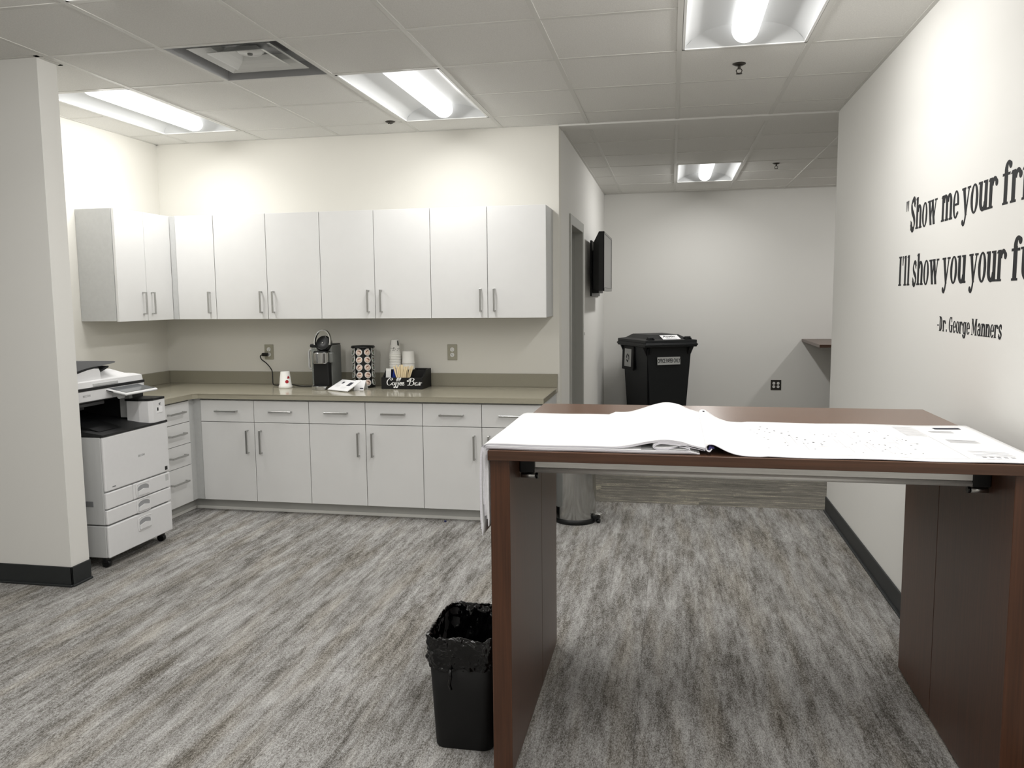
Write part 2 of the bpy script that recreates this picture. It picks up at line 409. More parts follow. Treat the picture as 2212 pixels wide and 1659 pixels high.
def troffer(x0, y0, label, group='recessed ceiling lights', watts=TROFFER_W):
    L, Wd = 2*G, G
    t = thing('ceiling_light', label, 'ceiling light', (x0, y0, CZ), 0, group)
    e = .014
    b = MB()
    for q in ((e, Wd-e, e, e+.012), (e, Wd-e, L-e-.012, L-e), (e, e+.012, e, L-e), (Wd-e-.012, Wd-e, e, L-e)): b.box(*q, -.003, .012)
    obj('frame', b, 'white', t, True)
    cx = Wd/2
    for sgn in (-1, 1):
        prof = bez([(.285, .0), (.25, .028), (.19, .055), (.12, .070), (.062, .074)], 6)
        b = MB(); b.loft([[(cx+sgn*p.x, y, p.y) for p in prof] for y in (e+.01, L-e-.01)], False, smooth=True)
        obj('reflector', b, 'refl', t, True)
    def zref(d):
        for p, q in zip(prof[:-1], prof[1:]):
            if q.x <= d <= p.x: return p.y+(q.y-p.y)*(p.x-d)/max(1e-6, p.x-q.x)
        return .074 if d < .1 else 0
    for y, s in ((e+.01, 1), (L-e-.01, -1)):
        b = MB(); pts = [(cx-.285, y, .0)]; top = []
        for k in range(13):
            u = -1+2*k/12; zz = zref(abs(u)*.285)+.0015; top.append((cx+u*.285, y+s*(.004+1.25*zz), zz))
        b.loft([[(cx-.285+.57*k/12, y, .0) for k in range(13)], top], False, smooth=True)
        obj('end_plate', b, 'refl', t, True)
    b = MB(); n = 14; ya, yb = e+.05, L-e-.05
    ring = lambda y, r, dz=0: [(cx+r*math.cos(PI+PI*k/n), y, .05+dz+.92*r*math.sin(PI+PI*k/n)) for k in range(n+1)] + [(cx+r, y, .074), (cx-r, y, .074)]
    b.loft([ring(ya, .040), ring(ya+.010, .058), ring(ya+.03, .062), ring(yb-.03, .062), ring(yb-.010, .058), ring(yb, .040)], True, smooth=True)
    obj('lens', b, 'lens', t, True)
    for tilt in (-24, 24):                                  # the two flanks of the half-round lens
        ld = bpy.data.lights.new('tube', 'AREA'); ld.shape = 'RECTANGLE'; ld.size = .07; ld.size_y = L-.16; ld.energy = watts*.5; ld.color = (1.0, .985, .96); ld.spread = PI
        lo = bpy.data.objects.new('tube', ld); COL.objects.link(lo); lo.parent = t; lo.location = (cx+(.03 if tilt < 0 else -.03), L/2, -.028); lo.rotation_euler = (0, R(tilt), 0)
    return t
gx = lambda i: X0+G*i
gy = lambda j: Y0+G*j
troffer(gx(-6), gy(0), 'lit troffer over the left counter corner beside the white partition', watts=27)
troffer(gx(-3), gy(0), 'lit troffer above the middle of the wall cabinets, right of the air diffuser', watts=27)
troffer(gx(0), gy(-2), 'large lit troffer at the top edge, nearest the lettered wall', watts=32)
troffer(gx(-4), gy(-4), 'lit troffer only peeking in at the top left corner')
troffer(gx(0), Y1+2*G, 'small distant lit troffer in the hallway ceiling', watts=42)
for (i, y, l) in ((0, .57, 'overhead'), (-4, -.65, 'behind and to the left of'), (-8, -2.0, 'far behind and left of'), (0, -2.2, 'straight behind')):  # unseen fixtures added as fill to brighten the room
    troffer(gx(i), y, watts=34 if i == -4 else 46, label='added fill light %s the viewer, out of the picture' % l)
troffer(gx(4), Y1+2*G, 'added fill light far right in the hallway, hidden by the lettered wall')  # unseen fixture added as fill for the hallway

def diffuser():
    x0, y0 = gx(VENT[0]), gy(VENT[1]); c = G/2
    t = thing('air_diffuser', 'square white air diffuser with nested vanes in the ceiling', 'vent', (x0, y0, CZ))
    b = MB(); e = .013
    for q in ((e, e+.004, e, G-e), (G-e-.004, G-e, e, G-e), (e, G-e, e, e+.004), (e, G-e, G-e-.004, G-e)): b.box(*q, -.002, .075)
    b.box(e, G-e, e, G-e, .075, .079)
    obj('housing', b, 'ventb', t, True)
    def cone(h0, z0, h1, z1, name, m='vent'):
        b = MB(); sq = lambda h, z: [(c-h, c-h, z), (c+h, c-h, z), (c+h, c+h, z), (c-h, c+h, z)]
        mid = [(h0*.55+h1*.45, z0*.72+z1*.28), (h0*.25+h1*.75, z0*.45+z1*.55)]
        b.loft([sq(h0+.004, z0-.004), sq(h0, z0)] + [sq(h, z) for h, z in mid] + [sq(h1, z1)], True, False, False)
        return obj(name, b, m, t, True)
    cone(.215, .018, .13, .07, 'vane'); cone(.15, .012, .075, .055, 'vane')
    b = MB().lathe([(.0, .04), (.055, .04), (.07, .052), (.07, .06)], (c, c, 0), 24, cap0=False)
    obj('hub', b, 'vent', t, True)
    obj('screw', MB().lathe([(.001, .030), (.012, .032), (.014, .04)], (c, c, 0), 12), 'ventd', t, True)
    for q in ((-1, 0), (1, 0), (0, 1), (0, -1)):
        b = MB().box(-.012, .012, .21, .285, .05, .056, m=Matrix.Translation((c, c, 0)) @ Matrix.Rotation(math.atan2(q[1], q[0]), 4, 'Z'))
        obj('bracket', b, 'ventd', t, True)
diffuser()
def sprinkler(x, y, label, short=False):
    t = thing('sprinkler', label, 'sprinkler', (x, y, CZ), 0, 'fire sprinklers')
    obj('escutcheon', MB().lathe([(.034, 0), (.034, -.003), (.022, -.009), (.012, -.012)], (0, 0, 0), 20), 'bronze', t, True)
    if short:
        for k in range(4): obj('prong', MB().box(-.003, .003, .010, .016, -.016, -.003, m=Matrix.Rotation(PI/2*k, 4, 'Z')), 'bronze', t, True)
        obj('body', MB().lathe([(.012, 0), (.012, -.012), (.005, -.016)], (0, 0, 0), 14), 'bronze', t, True)
        return
    b = MB().cyl((0, 0, 0), (0, 0, -.028), .008, 10)
    for s in (-1, 1): b.tube([(s*.008, 0, -.026), (s*.015, 0, -.035), (s*.011, 0, -.046), (0, 0, -.05)], .0026, 6)
    obj('body', b, 'bronze', t, True)
    obj('deflector', MB().lathe([(.002, -.049), (.016, -.050), (.016, -.052), (.002, -.053)], (0, 0, 0), 14), 'bronze', t, True)
sprinkler(.335, 4.52, 'dark pendent sprinkler in the tile below the largest ceiling light')
sprinkler(.93, 7.9, 'dark pendent sprinkler in the hallway ceiling right of the small light')
sprinkler(-1.89, 5.41, short=True, label='small dark sprinkler close to the kitchen wall above the cabinets')

# ------------------------------------------------------------------ cabinets
def handle(parent, c, run, out, ln=.157):
    """bar pull centred at c (on the door face); run = axis of bar, out = unit vector"""
    b = MB(); run = Vector(run); out = Vector(out); s = run.cross(out); c = Vector(c)
    def bb(r0, r1, o0, o1, h=.006):
        P = [c + run*r + out*o + s*q for r in (r0, r1) for o in (o0, o1) for q in (-h, h)]
        lo = [min(p[i] for p in P) for i in range(3)]; hi = [max(p[i] for p in P) for i in range(3)]
        b.box(lo[0], hi[0], lo[1], hi[1], lo[2], hi[2], .0012)
    bb(-ln/2, ln/2, .024, .033); bb(-ln/2, -ln/2+.009, 0, .026); bb(ln/2-.009, ln/2, 0, .026)
    return obj('handle', b, 'nickel', parent)
g = .002
UZ0, UZ1, UY = 1.355, 2.11, 5.45
def upper(x0, x1, doors, label):
    t = thing('wall_cabinet', label, 'cabinet', ((x0+x1)/2, YK, UZ0), 0, 'white wall cabinets')
    b = MB().box(x0+.001, x1-.001, UY+.022, YK-.001, UZ0+.004, UZ1-.002, .001)
    obj('body', b, 'carc', t)
    for (a, c, side) in doors:
        d = obj('door', MB().box(a+g, c-g, UY, UY+.019, UZ0, UZ1, .0012), 'cab', t)
        hx = c-.048 if side == 'r' else a+.048
        handle(d, (hx, UY, UZ0+.045+.078), (0, 0, 1), (0, -1, 0))
    return t
XS = [-3.585, -3.277, -2.867, -2.453, -2.048, -1.638, -1.234, -.827]
t = upper(-3.63, XS[1], [(XS[0], XS[1], 'r')], 'narrow white wall cabinet with one door in the inside corner')
obj('filler', MB().box(-3.63, XS[0]-.001, UY+.004, UY+.021, UZ0, UZ1), 'carc', t)
upper(XS[1], XS[3], [(XS[1], XS[2], 'r'), (XS[2], XS[3], 'l')], 'white two-door wall cabinet above the cord outlet, left of the coffee maker')
upper(XS[3], XS[5], [(XS[3], XS[4], 'r'), (XS[4], XS[5], 'l')], 'white two-door wall cabinet directly above the pod rack and black caddy')
upper(XS[5], XS[7], [(XS[5], XS[6], 'r'), (XS[6], XS[7], 'l')], 'white two-door wall cabinet at the right end, beside the hallway')
FX = -3.63
t = thing('wall_cabinet', 'white two-door wall cabinet on the left side wall above the printer', 'cabinet', (XL, 5.1, UZ0), 0, 'white wall cabinets')
obj('body', MB().box(XL+.001, FX-.022, 4.842, YK-.001, UZ0+.004, UZ1-.002, .001), 'carc', t)
for a, c, side in ((4.842, 5.15, 'r'), (5.15, 5.4535, 'l')):
    d = obj('door', MB().box(FX-.019, FX, a+g, c-g, UZ0, UZ1, .0012), 'cab', t)
    handle(d, (FX, (c-.048 if side == 'r' else a+.048), UZ0+.123), (0, 0, 1), (1, 0, 0))

# base run along the kitchen wall
BY, BZ0, BZ1, SPL = 5.13, .085, .79, .645
BX = [-3.247, -2.84, -2.43, -2.021, -1.618, -1.213, -.806]
BZ1 = .797
def base_cab(x0, x1, cols, label):
    t = thing('base_cabinet', label, 'cabinet', ((x0+x1)/2, 5.4, 0), 0, 'white base cabinets along the kitchen wall')
    obj('body', MB().box(x0+.001, x1-.001, BY+.021, YK-.002, BZ0, .808, .001), 'carc', t)
    for a, c, side in cols:
        d = obj('drawer', MB().box(a+g, c-g, BY, BY+.019, SPL+g, BZ1, .0012), 'cab', t)
        handle(d, ((a+c)/2, BY, (SPL+BZ1)/2+.002), (1, 0, 0), (0, -1, 0), .165)
        d = obj('door', MB().box(a+g, c-g, BY, BY+.019, BZ0, SPL-g, .0012), 'cab', t)
        hx = c-.05 if side == 'r' else a+.05
        handle(d, (hx, BY, SPL-.052-.083), (0, 0, 1), (0, -1, 0), .165)
    return t
base_cab(BX[0], BX[2], [(BX[0], BX[1], 'r'), (BX[1], BX[2], 'l')], 'white base cabinet under the cord outlet, next to the inside corner')
base_cab(BX[2], BX[4], [(BX[2], BX[3], 'r'), (BX[3], BX[4], 'l')], 'white base cabinet under the coffee maker and pod rack')
base_cab(BX[4], BX[6], [(BX[4], BX[5], 'r'), (BX[5], BX[6], 'l')], 'white base cabinet at the right end, partly behind the brown table')
LX = -3.30
t = thing('drawer_cabinet', 'white base cabinet of four drawers between printer and inside corner', 'cabinet', (-3.6, 4.9, 0))
obj('body', MB().box(XL+.002, LX-.021, 4.745, 5.125, BZ0, .808, .001), 'carc', t)
for z0, z1 in ((.655, .797), (.505, .651), (.352, .501), (.085, .348)):
    d = obj('drawer', MB().box(LX-.019, LX, 4.747, 5.073, z0, z1, .0012), 'cab', t)
    handle(d, (LX, 4.909, z0+.62*(z1-z0) if z1-z0 > .2 else (z0+z1)/2+.004), (0, 1, 0), (1, 0, 0), .18)
obj('filler', MB().box(LX-.021, LX-.004, 5.075, BY+.02, BZ0, .808), 'carc', t)
obj('filler', MB().box(LX-.004, BX[0]-.001, BY+.004, BY+.021, BZ0, .808), 'carc', t)
b = MB().box(LX-.06, -.81, 5.195, 5.21, 0, BZ0).box(LX-.075, LX-.06, 4.745, 5.21, 0, BZ0)
tk = struct(obj('baseboard_cabinets', b, 'toe'))
b = MB().box(LX-.05, -.81, 5.188, 5.195, 0, .022, .002).box(LX-.06, LX-.053, 4.745, 5.195, 0, .022, .002)
obj('bead', b, 'bead', tk)
# worktop
CT, CY = .845, 5.105
t = thing('worktop', 'taupe solid L-shaped countertop with backsplash over the white base cabinets', 'countertop', (-2.3, 5.4, CT))
poly = [(XL+.001, 4.735), (LX+.025, 4.735), (LX+.025, CY-.03), (LX+.055, CY), (XH-.012, CY), (XH-.012, YK-.001), (XL+.001, YK-.001)]
b = MB().prism(poly, 'z', .81, CT)
es = [e for e in b.bm.edges if abs(e.verts[0].co.z-CT) < 1e-4 and abs(e.verts[1].co.z-CT) < 1e-4]
bmesh.ops.bevel(b.bm, geom=es, offset=.003, segments=2, affect='EDGES')
obj('slab', b, 'counter', t)
obj('backsplash', MB().box(XL+.02, XH-.012, YK-.018, YK-.001, CT, .942, .002), 'splash', t)
obj('backsplash', MB().box(XL+.001, XL+.019, 4.735, YK-.001, CT, .942, .002), 'splash', t)

# ------------------------------------------------------------------ outlets and switch
def outlet(x, y, z, label, plate='outplate', quad=False, face=(0, -1)):
    t = thing('wall_outlet', label, 'outlet', (x, y, z), 0 if face == (0, -1) else -PI/2, None)
    wd = .058 if quad else .037
    obj('plate', MB().box(-wd, wd, -.006, 0, -.058, .058, .002), plate, t, True)
    for px in ((-.024, .024) if quad else (0,)):
        for pz in (-.02, .02):
            b = MB().lathe([(.016, 0), (.016, .003), (.0145, .0035)], n=18, m=Matrix.Translation((px, -.006, pz)) @ Matrix.Rotation(PI/2, 4, 'X'))
            s_ = obj('socket', b, 'white', t, True)
            b = MB().box(px-.007, px-.005, -.0102, -.0095, pz+.000, pz+.008).box(px+.005, px+.007, -.0102, -.0095, pz, pz+.008).lathe([(.0022, 0), (.0022, .0006)], n=8, m=Matrix.Translation((px, -.0096, pz-.006)) @ Matrix.Rotation(PI/2, 4, 'X'))
            obj('slots', b, 'blk', s_, True)
    return t
outlet(-3.046, YK, 1.093, 'steel wall outlet with the black coffee maker plug in it')
outlet(-1.581, YK, 1.096, 'steel wall outlet with both sockets free, right of the black caddy')
outlet(1.204, YB, .4585, 'dark plate outlet with four white sockets on the far hallway wall', 'brplate', True)
t = thing('light_switch', 'white wall switch beside the hallway door frame', 'switch', (XH, 7.40, 1.158))
obj('plate', MB().box(0, .007, -.037, .037, -.058, .058, .002), 'white', t, True)
obj('toggle', MB().box(.006, .017, -.006, .006, -.011, .014, .001), 'white', t, True)
for y, z, l in ((5.765, .62, 'white cover plate on the far end of the lettered wall'), (2.45, 1.075, 'small white cover plate on the lettered wall above the drawings')):
    t = thing('cover_plate', l, 'wall plate', (XR, y, z))
    obj('plate', MB().box(-.006, 0, -.03, .03, -.055, .055, .002), 'white', t, True)
    obj('screw', MB().cyl((-.0075, 0, .04), (-.005, 0, .04), .003, 8), 'nickel', t, True)

# ------------------------------------------------------------------ printer
def printer():
    X, ya, yb = -3.06, 3.885, 4.47; xb = -3.72
    t = thing('office_printer', 'white office copier on casters standing behind the partition end', 'printer', ((X+xb)/2, (ya+yb)/2, 0))
    O = lambda n, b, m: obj(n, b, m, t)
    b = MB().box(xb, X-.02, ya, yb, .062, .243, .004).box(xb, X-.02, ya, yb, .25, .745, .004)
    body = O('body', b, 'prg')
    b = MB().box(-3.50, -3.146, ya-.002, ya+.003, .352, .384, .001); obj('side_grip', b, 'prm', body)
    O('paper_drawer', MB().box(X-.02, X, ya, yb, .062, .243, .006), 'prw')
    O('paper_drawer', MB().box(X-.02, X, ya, yb, .252, .334, .005), 'prw')
    O('paper_drawer', MB().box(X-.02, X, 4.117, yb, .340, .432, .005), 'prw')
    O('toner_door', MB().box(X-.02, X, ya, 4.112, .340, .432, .005), 'prw')
    O('front_cover', MB().box(X-.02, X, ya, yb, .439, .746, .006), 'prw')
    for zc in (.183, .291, .385):
        b = MB()
        pts = [(4.200+.066*sx, zc+.043*sz) for sx, sz in ((-1, -.55), (-.9, -.9), (-.6, -1), (.6, -1), (.9, -.9), (1, -.55), (1, .55), (.9, .9), (.6, 1), (-.6, 1), (-.9, .9), (-1, .55))]
        b.loft([[(X+.001, y, z) for y, z in pts], [(X+.004, 4.2+(y-4.2)*.96, zc+(z-zc)*.93) for y, z in pts], [(X+.002, 4.2+(y-4.2)*.85, zc+(z-zc)*.80) for y, z in pts]], True, False, True)
        hd = O('drawer_handle', b, 'prw')
        b = MB().prism([(4.2+.052*math.cos(a), zc-.002+.020*math.sin(a)+(.012 if math.sin(a) >= 0 else 0)) for a in [2*PI*k/16 for k in range(16)]], 'x', X+.0022, X+.0032)
        obj('grip_painted_shade', b, 'prr', hd)  # flat patch, its darker grey paints the shading of the recess
        b = MB().prism([(4.148, zc-.028), (4.252, zc-.028), (4.250, zc-.004), (4.2, zc+.006), (4.150, zc-.004)], 'x', X+.0035, X+.011)
        obj('grip', b, 'prw', hd)
    # output bay
    O('bay_tray', MB().prism([(X, .747), (X, .759), (X-.12, .775), (X-.35, .80), (xb+.02, .84), (xb+.02, .747)], 'y', ya, yb), 'prd')
    O('bay_tray', MB().prism([(X-.06, .770), (X-.2, .806), (X-.4, .825), (X-.4, .77)], 'y', ya+.05, 4.12), 'blk')
    O('bay_side', MB().box(xb+.06, X-.15, 4.36, yb-.01, .76, .931), 'prd')
    O('bay_post', MB().box(X-.22, X-.15, 4.33, 4.36, .79, .93, .003), 'prg')
    O('bay_roof', MB().box(xb+.06, X-.16, ya+.005, 4.36, .925, .9315), 'prd')
    O('bay_back', MB().box(xb, xb+.06, ya, yb, .76, .93), 'blk')
    b = MB().box(X-.30, X-.26, ya, 4.25, .885, .905, .003).box(X-.45, X-.40, ya, 4.25, .845, .93, .003)
    O('output_rail', b, 'prm')
    O('exit_slot', MB().box(X-.31, X-.29, ya+.01, 4.1, .91, .914), 'prg')
    # tower on the right
    b = MB().prism([(X-.14, yb), (X-.03, yb), (X-.005, yb-.01), (X-.003, 4.345), (X-.02, 4.318), (X-.07, 4.300), (X-.15, 4.300), (X-.15, yb)], 'z', .759, .90)
    tw = O('control_tower', b, 'prw')
    obj('tower_cap', MB().prism([(X-.14, yb), (X-.028, yb), (X-.003, yb-.012), (X-.001, 4.343), (X-.018, 4.315), (X-.07, 4.297), (X-.16, 4.297), (X-.16, yb)], 'z', .895, .908), 'blk', tw)
    b = MB().box(X-.004, X-.001, 4.375, 4.43, .815, .85); obj('sticker', b, 'paper', tw)
    b = MB().box(X-.001, X-.0002, 4.377, 4.39, .828, .848); obj('sticker', b, 'prd', tw)
    b = MB().prism([(4.395, .868), (4.415, .876), (4.412, .868)], 'x', X-.004, X-.0015).box(X-.004, X-.0018, 4.405, 4.412, .860, .868); obj('lamp_icon', b, 'prm', tw)
    # scanner body
    SX = -3.205
    O('scanner', MB().box(xb, SX, ya, yb, .932, .994, .004), 'prw')
    O('scanner_band', MB().box(xb, SX+.004, ya, yb, .994, 1.010, .002), 'prd')
    b = MB().prism([(SX-.002, 1.010), (SX-.008, 1.042), (SX-.06, 1.05), (xb, 1.055), (xb, 1.010)], 'y', ya+.002, yb-.01)
    lid = O('scanner_lid', b, 'prw')
    obj('lid_grip', MB().box(SX-.006, SX+.001, 4.02, 4.23, 1.012, 1.030, .002), 'prg', lid)
    # document feeder
    b = MB().prism([(ya-.005, 1.044), (ya-.005, 1.078), (3.94, 1.090), (4.02, 1.104), (4.08, 1.110), (4.115, 1.107), (4.125, 1.090), (4.13, 1.044)], 'x', xb+.05, SX-.035)
    O('feeder', b, 'prw')
    b = MB(); b.loft([[(SX-.03, 4.07, 1.044), (SX-.03, 4.40, 1.044), (xb+.05, 4.40, 1.044), (xb+.05, 4.07, 1.044)], [(SX-.07, 4.07, 1.06), (SX-.12, 4.32, 1.088), (xb+.05, 4.33, 1.090), (xb+.05, 4.07, 1.09)]])
    O('output_cover', b, 'prw')
    b = MB(); top = bez([(ya-.01, 1.081), (3.94, 1.094), (4.02, 1.108), (4.08, 1.114), (4.115, 1.111), (4.128, 1.092), (4.16, 1.097), (4.205, 1.112)], 5)
    b.loft([[(x, p.x, p.y-.004) for p in top] + [(x, p.x, p.y+.005) for p in reversed(top)] for x in (SX-.038, SX-.36)], True)
    O('paper_guide', b, 'prd')
    b = MB().prism([(ya-.01, 1.088), (3.94, 1.101), (4.02, 1.114), (4.09, 1.119), (4.14, 1.120), (4.2, 1.124), (4.268, 1.129), (4.275, 1.136), (4.26, 1.140), (4.1, 1.152), (3.94, 1.163), (ya-.01, 1.167)], 'x', SX-.36, SX-.045)
    O('feed_tray', b, 'prm')
    # touch panel, sloping to the user
    mt = Matrix.Translation((-3.16, 4.272, .972)) @ Matrix.Rotation(R(11), 4, 'Y')
    b = MB().box(-.085, .085, -.148, .148, -.007, .007, .005, m=mt)
    pn = O('touch_panel', b, 'prw')
    obj('screen', MB().box(-.07, .066, -.126, .132, .0065, .0080, m=mt), 'scr', pn)
    b = MB()
    for q in ((-.074, .070, -.130, -.126), (-.074, .070, .132, .136), (-.074, -.070, -.130, .136), (.066, .070, -.130, .136)): b.box(*q, .0066, .0084, m=mt)
    obj('bezel', b, 'prd', pn)
    obj('card_slot', MB().box(-.05, .0, -.1492, -.147, -.004, .001, m=mt), 'prd', pn)
    b = MB().prism([(SX-.004, .935), (SX-.004, .985), (SX+.10, .962), (SX+.08, .945)], 'y', 4.17, 4.40).cyl((SX+.05, 4.165, .94), (SX+.05, 4.20, .94), .014, 14)
    obj('panel_mount', b, 'prg', pn)
    # casters
    for x in (X-.05, xb+.06):
        for y in (ya+.035, yb-.05):
            b = MB().cyl((x, y-.014, .022), (x, y+.014, .022), .022, 14).box(x-.012, x+.012, y-.02, y+.02, .03, .063, .003)
            O('caster', b, 'blk')
    O('badge', MB().box(X-.0005, X+.0008, 4.42, 4.445, .452, .475), 'prd')
    O('badge', MB().box(X-.0005, X+.0008, 4.42, 4.45, .385, .424), 'prg')
    O('badge', MB().box(X-.0005, X+.0008, 3.938, 3.965, .456, .462), 'prm')
    return t
PRN = printer()
def text_mesh(s, size, ext=.0004, sx=1.0, shear=0.0, bold=0.0, align='CENTER', spacing=1.0):
    cu = bpy.data.curves.new('text', 'FONT'); cu.body = s; cu.size = size; cu.extrude = ext; cu.shear = shear; cu.offset = bold; cu.align_x = align; cu.align_y = 'CENTER'; cu.resolution_u = 3
    cu.space_character = spacing
    o = bpy.data.objects.new('text', cu); COL.objects.link(o)
    me = bpy.data.meshes.new_from_object(o.evaluated_get(bpy.context.evaluated_depsgraph_get()))
    bpy.data.objects.remove(o); bpy.data.curves.remove(cu)
    me.transform(Matrix.Diagonal((sx, 1, 1, 1))); return me
def lettering(name, me, m, parent, mw):
    me.transform(WM[parent.name].inverted() @ mw); me.materials.clear(); me.materials.append(M[m])
    o = bpy.data.objects.new(name, me); COL.objects.link(o); o.parent = parent; WM[o.name] = WM[parent.name].copy(); return o
FACE_X = Matrix(((0, 0, 1, 0), (1, 0, 0, 0), (0, 1, 0, 0), (0, 0, 0, 1)))      # text on a +X face: reads along +Y
FACE_Y = Matrix(((1, 0, 0, 0), (0, 0, -1, 0), (0, 1, 0, 0), (0, 0, 0, 1)))     # text on a -Y face: reads along +X
lettering('maker_name', text_mesh('RICOH', .018, sx=1.1), 'gtxt', PRN, Matrix.Translation((-3.0595, 4.203, .588)) @ FACE_X)
lettering('maker_name', text_mesh('RICOH', .018, sx=1.1), 'gtxt', PRN, Matrix.Translation((-3.2045, 3.96, .965)) @ FACE_X)

# ------------------------------------------------------------------ standing-height table
TZ, TX0, TX1, TY0, TY1 = 1.04, -.53, .975, 2.31, 3.40
def table():
    t = thing('standing_table', 'tall dark walnut table with slab legs holding the drawings', 'table', ((TX0+TX1)/2, (TY0+TY1)/2, 0))
    tt = obj('tabletop', MB().box(TX0, TX1, TY0+.0035, TY1, TZ-.029, TZ, .002), 'woodtop_sheen', t)  # lighter colour carries the reflected sheen on the top
    obj('front_edge_strip', MB().box(TX0, TX1, TY0, TY0+.003, TZ-.029, TZ-.0003, .001), 'woodx', tt)  # strip added so the front keeps the walnut without the painted sheen
    for x0, x1 in ((TX0+.002, -.468), (.906, TX1-.004)):
        for y0, y1 in ((2.335, 2.938), (2.941, 3.335)):
            lg = obj('leg_panel', MB().box(x0, x1, y0, y1, .008, TZ-.0295, .0015), 'woodz', t)
            xm = (x0+x1)/2
            for y in (y0+.06, y1-.06):
                obj('glide', MB().lathe([(.014, 0), (.014, .004), (.008, .009)], (xm, y, 0), 12), 'nickel', lg)
    yr = 2.50
    b = MB().prism([(yr, TZ-.032), (yr+.004, TZ-.032), (yr+.004, .9545), (yr, .9545)], 'x', -.418, .86)
    b.box(-.418, .86, yr, yr+.035, TZ-.034, TZ-.030).box(-.418, .86, yr-.004, yr, .990, .992)
    obj('rail', b, 'alu', t)
    obj('rail_tube', MB().cyl((-.420, yr+.006, .9445), (.862, yr+.006, .9445), .0085, 14), 'alu', t)
    for x, s in ((-.468, 1), (.906, -1)):
        k = obj('bracket', MB().box(min(x, x+s*.048), max(x, x+s*.048), yr-.006, yr+.05, .936, TZ-.03, .003), 'blk', t)
        obj('bolt', MB().cyl((x+s*.002, yr+.012, .925), (x+s*.052, yr+.012, .925), .0085, 14), 'nickel', k)
        obj('bolt_cap', MB().cyl((x+s*.050, yr+.012, .925), (x+s*.058, yr+.012, .925), .010, 14), 'blkgl', k)
        obj('clip', MB().box(min(x+s*.004, x+s*.04), max(x+s*.004, x+s*.04), yr-.012, yr-.004, 1.0, TZ-.032, .002), 'prm', k)
    return t
table()

